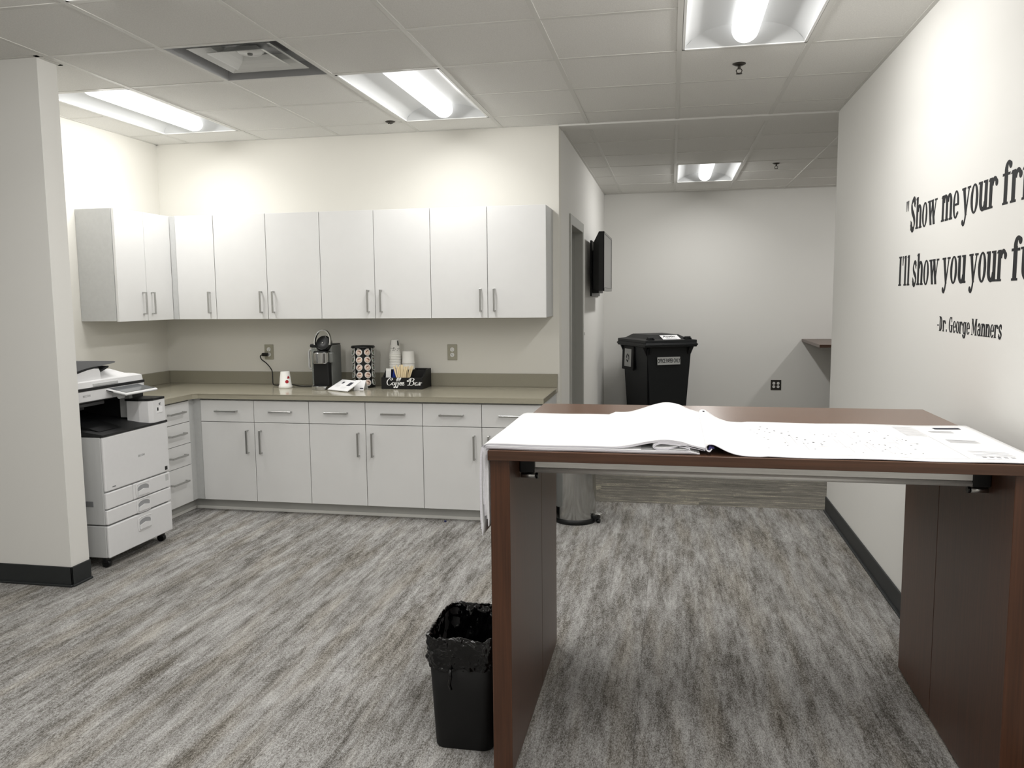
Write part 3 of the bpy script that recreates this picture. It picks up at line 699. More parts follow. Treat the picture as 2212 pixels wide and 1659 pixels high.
def drawings():
    t = thing('drawing_set', 'open set of large white building drawings draped across the brown table', 'drawings', (.2, 2.65, TZ))
    ya, yb = 2.328, 2.985
    ys = [ya+(yb-ya)*k/10 for k in range(11)]
    def zf(amp):
        def f(x, y, z):
            u = (y-ya)/(yb-ya)
            k = 1+amp*u if z > TZ+.012 and x > -.2 else 1
            return TZ + (z-TZ)*k + .0015*math.sin(x*23+y*11)*(1 if z > TZ-.0 and z < 1.06 else 0)*.5
        return f
    # lower stack
    for k in range(5):
        z = TZ+.0022+k*.0022; e = -.545-k*.004+.006*random.random()
        hb = .80+.03*random.random()+.012*k; jx = -.003*k
        prof = bez([(-.534+jx, hb), (-.536+jx, hb+.09), (-.535+jx, .98), (-.5345+jx, TZ-.01), (-.530+jx*.6, z-.001), (-.50, z), (-.35, z), (-.2, z), (-.08, z+.0005), (.03, z+.0005), (.085-.008*k, z+.001)], 4)
        y0_ = ya+random.uniform(-.006, .004)
        obj('page', MB().ribbon([tuple(p) for p in prof], [y0_+(yb-.03-y0_)*q/8 for q in range(9)], zf(.0), .0016, 0, 1), ['paper', 'paper2'], t)
    # hump sheets
    for k in range(3):
        dz = .0024*k; hb = .775+.02*k
        prof = bez([(-.553-.0022*k, hb), (-.554-.0022*k, .9), (-.553-.002*k, .99), (-.549-.002*k, TZ), (-.538, TZ+.0125+dz*.5), (-.50, TZ+.0145+dz*.6), (-.36, TZ+.0142+dz*.6), (-.22, TZ+.0142+dz*.6), (-.15, TZ+.0155+dz*.6), (-.105, TZ+.021+dz), (-.06, TZ+.031+dz), (-.015, TZ+.037+dz), (.03, TZ+.033+dz), (.065, TZ+.023+dz), (.105, TZ+.0155+dz)], 4)
        obj('page', MB().ribbon([tuple(p) for p in prof], ys, zf(.55), .0018, 0, 1), ['paper', 'paper2'], t)
    # folded back pages seen end-on below the hump
    for k, o in enumerate((0, .0034)):
        prof = bez([(.10-o, TZ+.014), (.055-o, TZ+.025-o*.5), (.01, TZ+.0325-o), (-.022, TZ+.0345-o), (-.042+o, TZ+.028-o*.5), (-.045+o, TZ+.020), (-.030, TZ+.0135+o), (-.005, TZ+.0145+o), (.018, TZ+.021+o*.4), (.036, TZ+.0245-o*.6), (.052-o, TZ+.021-o*.6), (.056-o, TZ+.015), (.04, TZ+.0125), (.0, TZ+.0118), (-.08, TZ+.0118)], 5)
        obj('folded_page', MB().ribbon([tuple(p) for p in prof], ys[:-1], zf(.35), .003, 0, 1), ['paper', 'paper2'], t)
    # bound edge and right hand sheet
    prof = bez([(.118, TZ+.020), (.112, TZ+.013), (.104, TZ+.016), (.102, TZ+.026), (.108, TZ+.033), (.118, TZ+.034), (.128, TZ+.031), (.142, TZ+.024), (.160, TZ+.015), (.185, TZ+.007), (.22, TZ+.0030), (.30, TZ+.0022), (.5, TZ+.0022), (.75, TZ+.0022), (.90, TZ+.0022), (.985, TZ+.0026)], 4)
    def zr(x, y, z):
        u = (y-ya)/(yb-ya); k = 1+.35*u if z > TZ+.006 and x < .25 else 1
        return TZ+(z-TZ)*k + (.0012*(1+math.sin(x*19+y*7)) if x > .25 else 0)
    yr = [2.318+(2.955-2.318)*k/10 for k in range(11)]
    pg = obj('right_page', MB().ribbon([tuple(p) for p in prof], yr, zr, .0016, 0, 1), ['paper', 'paper2'], t)
    obj('binding', MB().prism([(.108, TZ+.016), (.114, TZ+.017), (.126, TZ+.020), (.122, TZ+.024), (.112, TZ+.026)], 'y', ya+.004, ya+.03), 'purple', t)
    b = MB()
    for (x0, x1, y0, y1, mi) in []: pass
    top = lambda x, y: zr(x, y, TZ+.0030)+.0006
    def strip(b, x0, y0, x1, y1, wd, mi):
        d = Vector((x1-x0, y1-y0)); n_ = Vector((-d.y, d.x)).normalized()*wd/2; k = max(1, int(d.length/.05))
        for q in range(k):
            a = Vector((x0, y0))+d*(q/k); c = Vector((x0, y0))+d*((q+1)/k)
            P = [a+n_, a-n_, c-n_, c+n_]; b.face([(p.x, p.y, top(p.x, p.y)) for p in P], mi)
    # faint plan lines
    rr = random.Random(3)
    for k in range(46):
        x = rr.uniform(.27, .72); y = rr.uniform(2.40, 2.80); l = rr.uniform(.03, .16)
        if rr.random() < .5: strip(b, x, y, min(x+l, .74), y, .0016, 0)
        else: strip(b, x, y, x, min(y+l, 2.84), .0016, 0)
    for k in range(55):
        x = rr.uniform(.26, .73); y = rr.uniform(2.40, 2.80); strip(b, x, y, x+rr.uniform(.003, .006), y, .004, 1)
    for q in range(9): strip(b, .30+.018*q, 2.84-.045*q*.9, .306+.018*q, 2.84-.045*q*.9, .006, 1)
    strip(b, .25, 2.355, .90, 2.355, .002, 0); strip(b, .80, 2.36, .80, 2.92, .0018, 0)
    for q in range(9): strip(b, .735, 2.90-.022*q, .80-.004, 2.90-.022*q, .007, 0)
    for q in range(3): strip(b, .83, 2.83-.012*q, .90, 2.83-.012*q, .005, 0 if q else 2)
    for q in range(4): strip(b, .83, 2.66-.014*q, .915, 2.66-.014*q, .006, 2 if q < 1 else 0)
    for q in range(4): strip(b, .83, 2.47-.022*q, .93, 2.47-.022*q, .004, 0)
    for q in range(5): strip(b, .84+.018*q, 2.385, .85+.018*q, 2.385, .014, 2)
    obj('plan_print', b, ['ink2', 'inkd', 'ink'], pg)['kind'] = 'stuff'
    b = MB()
    for q in range(3): b.face([(.862+.027*q, 2.905, top(.862+.027*q, 2.9)), (.862+.027*q, 2.872, top(.862+.027*q, 2.88)), (.889+.027*q, 2.872, top(.889+.027*q, 2.88)), (.889+.027*q, 2.905, top(.889+.027*q, 2.9))])
    obj('title_block', b, 'inkd', pg)
    b = MB()
    for y in (2.91, 2.895): b.lathe([(.004, 0), (.004, .0006)], (.1165, y, TZ+.0465), 8)
    obj('punch_hole', b, 'inkd', pg)
drawings()

# ------------------------------------------------------------------ waste bins and cart
def rrect(cx, cy, hx, hy, r, z, n=5, jit=0.0, rnd=None):
    pts = []
    for (sx, sy, a0) in ((1, 1, 0), (-1, 1, 90), (-1, -1, 180), (1, -1, 270)):
        for k in range(n+1):
            a = R(a0+90*k/n); j = rnd.uniform(-jit, jit) if rnd else 0
            pts.append((cx+sx*(hx-r)+(r+j)*math.cos(a), cy+sy*(hy-r)+(r+j)*math.sin(a), z+(rnd.uniform(-jit, jit) if rnd else 0)))
    # densify straight sides
    out = []; m = len(pts)
    for i in range(m):
        out.append(pts[i]); q = pts[(i+1) % m]; d = math.dist(pts[i], q)
        if d > .05:
            k = int(d/.022)
            for s_ in range(1, k):
                u = s_/k; p = [pts[i][c]*(1-u)+q[c]*u for c in range(3)]
                if rnd: p = [c+rnd.uniform(-jit, jit) for c in p]
                out.append(tuple(p))
    return out
def wastebasket():
    cx, cy = -.662, 2.60
    t = thing('wastebasket', 'black plastic wastebasket with liner beside the left table leg', 'trash bin', (cx, cy, 0))
    b = MB(); n = 5
    hx, hy = .104, .145
    S = [(.90, .0, .03), (.93, .006, .032), (1.0, .19, .034), (1.06, .385, .036), (1.03, .385, .034), (.90, .012, .03)]
    rings = [rrect(cx, cy, hx*s, hy*s, r*1.0, z, n) for s, z, r in S]
    k = min(len(r) for r in rings)
    def rs(f, **kw):
        r = rrect(cx, cy, hx*f, hy*f, .036, 0, n); return r
    base_ring = rrect(0, 0, hx, hy, .036, 0, n)
    sc = lambda f, z: [(cx+p[0]*f, cy+p[1]*f, z) for p in base_ring]
    b.loft([sc(.92, 0), sc(.945, .006), sc(1.02, .19), sc(1.10, .375), sc(1.06, .375), sc(.92, .012)], True, True, True, smooth=True)
    obj('bin', b, 'blkmat', t)
    rr = random.Random(5); b = MB()
    def cr(f, z, j, jz=None):
        jz = j if jz is None else jz
        return [(cx+p[0]*f+rr.uniform(-j, j), cy+p[1]*f+rr.uniform(-j, j), z+rr.uniform(-jz, jz)) for p in base_ring]
    b.loft([cr(1.125, .285, .0035, .006), cr(1.16, .298, .005), cr(1.15, .32, .006), cr(1.17, .345, .006), cr(1.17, .37, .006), cr(1.15, .39, .005), cr(1.08, .397, .005), cr(1.03, .385, .004), cr(1.0, .33, .007), cr(.97, .24, .008), cr(.9, .05, .006)], True, False, True)
    lo = obj('liner', b, 'bag', t)
    for p in lo.data.polygons: p.use_smooth = True
    sm = lo.modifiers.new('sub', 'SUBSURF'); sm.levels = sm.render_levels = 3; sm.subdivision_type = 'CATMULL_CLARK'
    tx = bpy.data.textures.new('crinkle', 'VORONOI'); tx.noise_scale = .05; tx.noise_intensity = 1.0
    dm = lo.modifiers.new('crinkle', 'DISPLACE'); dm.texture = tx; dm.strength = .016; dm.mid_level = .5; dm.texture_coords = 'LOCAL'
    tx = bpy.data.textures.new('crease', 'VORONOI'); tx.noise_scale = .019; tx.weight_1 = -1; tx.weight_2 = 1
    dm = lo.modifiers.new('crease', 'DISPLACE'); dm.texture = tx; dm.strength = .014; dm.mid_level = .3; dm.texture_coords = 'LOCAL'
    x = cx-.03; y = cy-hy*1.15
    b = MB().tube([(x, y-.006, .295), (x+.004, y-.010, .27), (x-.002, y-.008, .245), (x+.003, y-.006, .225)], .006, 6)
    obj('liner_knot', b, 'bag', t)
wastebasket()
def step_can():
    cx, cy, r = -.617, 5.31, .138
    t = thing('step_can', 'round stainless step bin behind the table leg, at the cabinet end', 'trash bin', (cx, cy, 0))
    obj('shell', MB().lathe([(r, .03), (r, .56)], (cx, cy, 0), 48, cap0=False, cap1=False), 'steel', t)
    obj('base_ring', MB().lathe([(r+.004, 0), (r+.006, .008), (r+.006, .03), (r-.002, .034)], (cx, cy, 0), 48), 'blk', t)
    obj('lid', MB().lathe([(r+.003, .56), (r+.003, .585), (r-.02, .605), (.01, .615)], (cx, cy, 0), 48), 'steel', t)
    a = R(-18); px, py = cx+(r+.02)*math.cos(a), cy+(r+.02)*math.sin(a)
    m = Matrix.Translation((px, py, 0)) @ Matrix.Rotation(a, 4, 'Z')
    p = obj('pedal', MB().box(-.01, .032, -.022, .022, .055, .066, .004, m=m), 'steel', t)
    b = MB().box(-.03, .018, -.018, .018, .028, .05, .003, m=m).cyl(m @ Vector((.0, 0, .015)), m @ Vector((.02, 0, .015)), .014, 10)
    obj('pedal_mount', b, 'blk', p)
step_can()
def cart():
    rz = R(27); N = Vector((-.265, 8.72, 0))          # near bottom-left corner of the rim
    W_, D_ = .62, .74
    t = thing('recycling_cart', 'black wheeled recycling cart with OFFICE PAPER ONLY label in the hallway', 'bin', N, rz)
    O = lambda n, b, m, p=None: obj(n, b, m, p or t, True)
    def ring(ix, iy, z): return [(ix, iy, z), (W_-ix, iy, z), (W_-ix, D_-iy, z), (ix, D_-iy, z)]
    b = MB(); b.loft([ring(.085, .10, .05), ring(.08, .09, .09), ring(.05, .05, .96), ring(.048, .048, 1.0)], True)
    bm = b.bm; es = [e for e in bm.edges if abs((e.verts[0].co-e.verts[1].co).z) > .03]
    bmesh.ops.bevel(bm, geom=es, offset=.035, segments=4, affect='EDGES')
    O('body', b, 'cart')
    rim = O('rim', MB().box(0, W_, 0, D_, .985, 1.035, .008).box(-.006, W_+.006, -.006, D_+.006, 1.005, 1.02, .003), 'cart')
    b = MB()
    for y in (.08, D_-.08):
        b.prism([(.006, .984), (.06, .984), (.062, .86)], 'y', y-.012, y+.012); b.prism([(W_-.006, .984), (W_-.06, .984), (W_-.062, .86)], 'y', y-.012, y+.012)
    for x in (.08, W_-.08): b.prism([(.006, .984), (.06, .984), (.062, .88)], 'x', x-.01, x+.01)
    O('gusset', b, 'cart', rim)
    b = MB(); b.loft([[(.004, .004, 1.036), (W_-.004, .004, 1.036), (W_-.004, D_-.004, 1.036), (.004, D_-.004, 1.036)], [(.006, .006, 1.062), (W_-.006, .006, 1.062), (W_-.006, D_-.006, 1.062), (.006, D_-.006, 1.062)], [(.07, .10, 1.075), (W_-.07, .10, 1.075), (W_-.07, D_-.08, 1.075), (.07, D_-.08, 1.075)], [(.13, .2, 1.118), (W_-.13, .2, 1.118), (W_-.13, D_-.14, 1.118), (.13, D_-.14, 1.118)]])
    lid = O('lid', b, 'cart')
    for x in (.09, W_-.09):
        b = MB().box(x-.035, x+.035, .05, .075, 1.066, 1.10, .004).box(x-.035, x-.022, .03, .10, 1.064, 1.085, .003).box(x+.022, x+.035, .03, .10, 1.064, 1.085, .003)
        O('lid_lug', b, 'cart', lid)
    # labels (their own flat stickers)
    sl = .045/.91
    m = Matrix.Translation((.30, .043, .83)) @ Matrix.Rotation(-sl*.9, 4, 'X')
    p = O('front_label', MB().box(-.135, .135, -.004, .004, -.043, .043, m=m), 'label')
    me = text_mesh('OFFICE PAPER ONLY', .066, .0006, sx=.435, bold=.0012); me.transform(m @ Matrix.Translation((0, -.0046, -.001)) @ FACE_Y); me.materials.clear(); me.materials.append(M['txt'])
    o = bpy.data.objects.new('lettering', me); COL.objects.link(o); o.parent = p
    mm = Matrix.Translation((.35, .125, 1.0935)) @ Matrix.Rotation(math.atan2(.043, .1), 4, 'X')
    p = O('lid_label', MB().box(-.105, .105, -.062, .045, -.001, .0015, m=mm), 'paper')
    for s, z_, sz, sh in (('Austin', .008, .062, .25),):
        me = text_mesh(s, sz, .0005, sx=.9, shear=sh, bold=.001); me.transform(mm @ Matrix.Translation((-.012, z_, .002))); me.materials.clear(); me.materials.append(M['txt'])
        o = bpy.data.objects.new('lettering', me); COL.objects.link(o); o.parent = p
    O('label_line', MB().box(-.06, .07, -.046, -.036, .0015, .0022, m=mm), 'ink', p)
    # side plaque, on the left face (x small)
    ms = Matrix.Translation((.040, .52, .86)) @ Matrix.Rotation(sl*.65, 4, 'Y')
    p = O('side_panel', MB().box(-.010, .012, -.15, .15, -.16, .12, .004, m=ms), 'blkmat')
    O('side_label', MB().box(-.013, -.009, -.10, .075, -.12, .085, m=ms), 'label', p)
    b = MB()
    for q in range(3):
        a0 = R(90+120*q); cyy, czz = -.013, -.02
        def P(a, r): return (-.0142, cyy-r*math.cos(a), czz+r*math.sin(a)*1.25)
        for k in range(5):
            a, c = a0+R(14*k), a0+R(14*(k+1)); b.face([tuple(ms @ Vector(v)) for v in (P(a, .024), P(a, .040), P(c, .040), P(c, .024))])
        a = a0+R(70); b.face([tuple(ms @ Vector(v)) for v in (P(a, .016), P(a, .048), P(a+R(34), .032))])
    O('recycle_mark', b, 'txt', p)
    O('label_line', MB().box(-.0145, -.0128, -.08, .05, .055, .062, m=ms).box(-.0145, -.0128, -.08, .05, -.108, -.104, m=ms), 'ink', p)
    for x in (-.02, W_-.03):
        b = MB().cyl((x, D_-.10, .125), (x+.05, D_-.10, .125), .125, 24)
        wh = O('wheel', b, 'blk'); O('hub', MB().cyl((x-.003, D_-.10, .125), (x+.053, D_-.10, .125), .05, 16), 'greyp', wh)
    O('axle', MB().cyl((-.01, D_-.10, .125), (W_+.01, D_-.10, .125), .011, 10), 'nickel')
    for ob in list(COL.objects):
        p = ob
        while p.parent: p = p.parent
        if p is t and ob.type == 'MESH': ob.data.transform(Matrix.Diagonal((1, 1, .962, 1)))
    O('grab_bar', MB().cyl((.05, D_+.03, 1.0), (W_-.05, D_+.03, 1.0), .015, 10), 'cart')
cart()

# ------------------------------------------------------------------ television and counter in the hallway
def tv():
    y0, y1, z0, z1, xf = 7.6, 8.57, 1.548, 2.095, -.615
    t = thing('television', 'black wall-mounted television seen edge-on in the hallway', 'television', (XH, 8.1, 1.8))
    b = MB(); ym = .10
    b.loft([[(xf, y0, z0), (xf, y1, z0), (xf, y1, z1), (xf, y0, z1)], [(xf-.045, y0, z0), (xf-.045, y1, z0), (xf-.045, y1, z1), (xf-.045, y0, z1)], [(xf-.10, y0+.03, z0+.02), (xf-.10, y1-.03, z0+.02), (xf-.10, y1-.03, z1-.1), (xf-.10, y0+.03, z1-.1)]])
    obj('housing', b, 'blk', t)
    obj('screen', MB().box(xf-.001, xf+.0015, y0+.022, y1-.022, z0+.032, z1-.022), 'tvs', t)
    b = MB()
    for q in ((y0, y1, z0, z0+.028), (y0, y1, z1-.02, z1), (y0, y0+.02, z0, z1), (y1-.02, y1, z0, z1)): b.box(xf, xf+.004, *q, .001)
    obj('bezel', b, 'blkgl', t)
    obj('wall_mount', MB().box(XH, XH+.018, 8.04, 8.95, 1.50, 2.045, .003), 'blk', t)
    obj('mount_arm', MB().box(XH+.015, xf-.09, 8.12, 8.60, 1.53, 1.95, .004), 'blk', t)
tv()
t = thing('counter', 'brown-edged bar counter jutting from behind the lettered wall', 'counter', (2.4, 9.3, 0))
obj('countertop', MB().box(1.475, 4.09, 8.60, YB-.002, .962, .993, .002), 'woodx', t)
obj('support_panel', MB().box(2.3, 2.34, 8.75, 9.7, 0.008, .961, .002), 'woodz', t)
obj('support_panel', MB().box(3.7, 3.74, 8.75, 9.7, 0.008, .961, .002), 'woodz', t)

# ------------------------------------------------------------------ things on the worktop
def cup_print(b, c, r0, r1, h, z, a, wa, wz, mi=1):
    """a patch lying on the wall of an upturned cup (bottom radius r0 at z=0, top r1 at h)"""
    P = []
    for da, dz in ((-wa, -wz), (wa, -wz), (wa, wz), (-wa, wz)):
        zz = z+dz; r = r0+(r1-r0)*zz/h+.0006; P.append((c[0]+r*math.cos(a+da), c[1]+r*math.sin(a+da), c[2]+zz))
    b.face(P, mi)
CX, CYY = -2.795, 5.53
t = thing('paper_cup', 'single upturned white cup with red print left of the coffee maker', 'cup', (CX, CYY, CT))
obj('cup_wall', MB().lathe([(.048, .0), (.050, .004), (.048, .018), (.0445, .020), (.033, .118), (.031, .120), (.029, .116)], (CX, CYY, CT), 28), 'cup', t)
b = MB()
for k in range(12):
    a = R(-48); q0, q1 = 2*PI*k/12, 2*PI*(k+1)/12
    def pp(q, s):
        zz = .048+.0125*s*math.sin(q); r = .0445+(.033-.0445)*(zz-.02)/.098+.0008; aa = a+.32*s*math.cos(q); return (CX+r*math.cos(aa), CYY+r*math.sin(aa), CT+zz)
    b.face([pp(q0, 0.01), pp(q0, 1), pp(q1, 1), pp(q1, 0.01)])
for k in range(5):
    a = R(-38+5*k); zz = .075+.008*(k % 2); r = .0445+(.033-.0445)*(zz-.02)/.098+.0008
    b.face([(CX+r*math.cos(a+x), CYY+r*math.sin(a+x), CT+zz+z) for x, z in ((-.1, -.006), (.1, -.004), (.06, .007), (-.06, .006))])
obj('red_print', b, 'red', t)
obj('grey_print', MB().box(-.001, .001, -.0005, .0005, -.012, .012, m=Matrix.Translation((CX-.036, CYY-.016, CT+.075))), 'ink', t)

def coffee_maker():
    x, y = -2.474, 5.44                          # centre of the front column
    t = thing('coffee_maker', 'black and steel pod coffee maker with raised lid on the worktop', 'coffee maker', (x, y, CT))
    O = lambda n, b, m, p=None: obj(n, b, m, p or t)
    # rear body
    O('rear_body', MB().box(x-.055, x+.064, y+.061, y+.235, CT+.003, CT+.318, .008, seg=2), 'greyp')
    O('rear_top', MB().box(x-.052, x+.062, y+.063, y+.232, CT+.3185, CT+.324, .002), 'blk')
    O('front_column', MB().box(x-.055, x+.062, y+.0, y+.06, CT+.022, CT+.20, .008, seg=2), 'blkmat')
    # steel brew head
    n = 20
    D = lambda r, z, cy_=y+.03: [(x-.002+r*math.cos(PI+PI*k/n), cy_+.95*r*math.sin(PI+PI*k/n), z) for k in range(n+1)] + [(x-.002+r, cy_+.05, z), (x-.002-r, cy_+.05, z)]
    b = MB(); b.loft([D(.060, CT+.190), D(.062, CT+.193), D(.062, CT+.264), D(.059, CT+.268)], True, smooth=False); O('brew_head', b, 'steel')
    O('head_side', MB().box(x+.058, x+.085, y+.02, y+.06, CT+.192, CT+.266, .006), 'greyp')
    b = MB(); b.loft([D(.056, CT+.268), D(.054, CT+.276)], True); O('head_rim', b, 'blk')
    # open lid: disc tipped back
    m = Matrix.Translation((x+.002, y+.05, CT+.334)) @ Matrix.Scale(1.06, 4) @ Matrix.Rotation(R(-8), 4, 'Y') @ Matrix.Rotation(R(-112), 4, 'X')
    b = MB().lathe([(.0, .0), (.045, .0), (.052, .004), (.057, .010), (.057, .030), (.050, .040), (.0, .044)], (0, 0, 0), 28, m=m)
    O('lid', b, 'blk')
    b = MB().lathe([(.045, -.001), (.049, -.002), (.052, .003)], (0, 0, 0), 28, m=m, cap0=False, cap1=False); O('lid_ring', b, 'blkgl')
    O('lid_needle', MB().lathe([(.004, -.006), (.006, .001)], (0, 0, 0), 10, m=m), 'nickel')
    O('lid_hinge', MB().box(x-.05, x+.062, y+.075, y+.11, CT+.268, CT+.318, .006), 'blk')
    # steel handle arc
    arc = []
    for k in range(17):
        a = R(-16+212*k/16); arc.append((x+.008+.060*math.cos(a), y+.035+.030*math.sin(a)*.6, CT+.345+.082*math.sin(a)))
    b = MB()
    rings = []
    for i, p in enumerate(arc):
        q = Vector(arc[min(i+1, 16)])-Vector(arc[max(i-1, 0)]); q.normalize(); nn = Vector((q.z, 0, -q.x)).normalized()
        P = Vector(p); rings.append([tuple(P+nn*.004+Vector((0, -.011, 0))), tuple(P-nn*.004+Vector((0, -.011, 0))), tuple(P-nn*.004+Vector((0, .011, 0))), tuple(P+nn*.004+Vector((0, .011, 0)))])
    b.loft(rings, True); O('lid_handle', b, 'steel')
    # drip tray
    D2 = lambda r, z: [(x-.004+r*math.cos(PI+PI*k/n), y-.005+.9*r*math.sin(PI+PI*k/n), z) for k in range(n+1)] + [(x-.004+r, y+.06, z), (x-.004-r, y+.06, z)]
    b = MB(); b.loft([D2(.058, CT), D2(.060, CT+.003), D2(.060, CT+.026), D2(.058, CT+.028)], True); O('drip_tray', b, 'steel')
    b = MB(); b.loft([D2(.056, CT+.028), D2(.055, CT+.031)], True); O('drip_grate', b, 'blk')
    # clear tank on the left
    b = MB().box(x-.095, x-.057, y+.06, y+.225, CT+.028, CT+.30, .006); tk_ = O('water_tank', b, 'clear')
    obj('tank_base', MB().box(x-.094, x-.057, y+.062, y+.223, CT, CT+.027, .003), 'prg', tk_)
    obj('tank_lid', MB().box(x-.103, x-.050, y+.055, y+.23, CT+.30, CT+.325, .006), 'blk', tk_)
    b = MB().tube([(x-.095, y+.09, CT+.285), (x-.118, y+.09, CT+.280), (x-.126, y+.09, CT+.265), (x-.126, y+.09, CT+.16), (x-.122, y+.09, CT+.145), (x-.095, y+.09, CT+.140)], .0075, 8)
    obj('tank_handle', b, 'prg', tk_)
    # cord and plug
    pts = bez([(x-.06, y+.22, CT+.02), (x-.13, y+.19, CT+.006), (x-.24, y+.16, CT+.006), (x-.32, y+.20, CT+.010), (x-.42, y+.18, CT+.008), (x-.475, y+.20, CT+.012), (x-.50, y+.24, CT+.05), (x-.52, y+.27, CT+.11), (x-.56, y+.275, CT+.16), (x-.605, y+.275, CT+.195), (x-.612, y+.275, CT+.222), (x-.594, y+.290, CT+.230)], 6)
    c = O('power_cord', MB().tube([tuple(p) for p in pts], .0042, 8), 'blk')
    obj('plug', MB().box(x-.614, x-.570, y+.288, y+.328, CT+.218, CT+.242, .006), 'blk', c)
coffee_maker()

# pod rack
RX, RY = -2.222, 5.634
def pod_rack():
    t = thing('pod_rack', 'black wire carousel rack filled with coffee pods on the worktop', 'pod rack', (RX, RY, CT))
    r = .072
    obj('rack_base', MB().lathe([(r+.012, 0), (r+.014, .006), (r+.012, .016), (r+.002, .020), (r+.002, .028), (.01, .03)], (RX, RY, CT), 32), 'blk', t)
    obj('rack_top', MB().lathe([(r+.014, .292), (r+.016, .298), (r+.010, .307), (.01, .312)], (RX, RY, CT), 32), 'blk', t)
    obj('core', MB().lathe([(.026, .028), (.026, .292)], (RX, RY, CT), 16), 'prm', t)
    for k in range(8):
        a = R(-68.5+45*k); c, s_ = math.cos(a), math.sin(a)
        obj('post', MB().box(-.003, .003, -.007, .007, .02, .295, m=Matrix.Translation((RX+c*r, RY+s_*r, CT)) @ Matrix.Rotation(a, 4, 'Z')), 'blk', t)
    return t
pod_rack()
def pods():
    rows = ['topmost', 'second from top', 'middle', 'second from bottom', 'lowest']
    proto = {}
    def make(lidmat, label):
        t = thing('coffee_pod', label, 'coffee pod', (0, 0, 0), 0, 'coffee pods in the rack')
        obj('pod_cup', MB().lathe([(.0245, 0), (.0245, -.002), (.021, -.004), (.0165, -.040), (.0, -.041)], n=18), 'white', t, True)
        l_ = obj('pod_lid', MB().lathe([(.0205, .0002), (.0205, .0006), (0, .0008)], n=18), lidmat, t, True)
        obj('lid_rim', MB().lathe([(.0205, .0), (.0225, .0014), (.0248, .0004), (.0245, -.001)], n=18, cap0=False, cap1=False), 'white', t, True)
        obj('lid_print', MB().prism([(-.016, .002), (-.004, .012), (.015, .010), (.012, .003), (-.004, .004)], 'z', .0009, .0011), 'brown', t, True)
        return t
    names = {-91: 'left front', -46: 'right front', -136: 'left side', -1: 'right side'}
    for ang, nm in names.items():
        lm = 'cream' if 'front' in nm else 'greenlid'
        for k in range(5):
            z = CT+.262-k*.0555; a = R(ang); lab = '%s coffee pod in the %s column of the black pod rack' % (rows[k], nm)
            if lm not in proto: proto[lm] = make(lm, lab); o = proto[lm]
            else: o = copy_tree(proto[lm]); o['label'] = lab
            rr_ = .078
            m = Matrix.Translation((RX+rr_*math.cos(a), RY+rr_*math.sin(a), z)) @ Matrix.Rotation(a+PI/2, 4, 'Z') @ Matrix.Rotation(R(78), 4, 'X') @ Matrix.Rotation(R(random.uniform(-40, 40)), 4, 'Z')
            o.matrix_world = m; o.rotation_euler = m.to_euler(); o.location = m.to_translation()
            ring_t = None
pods()

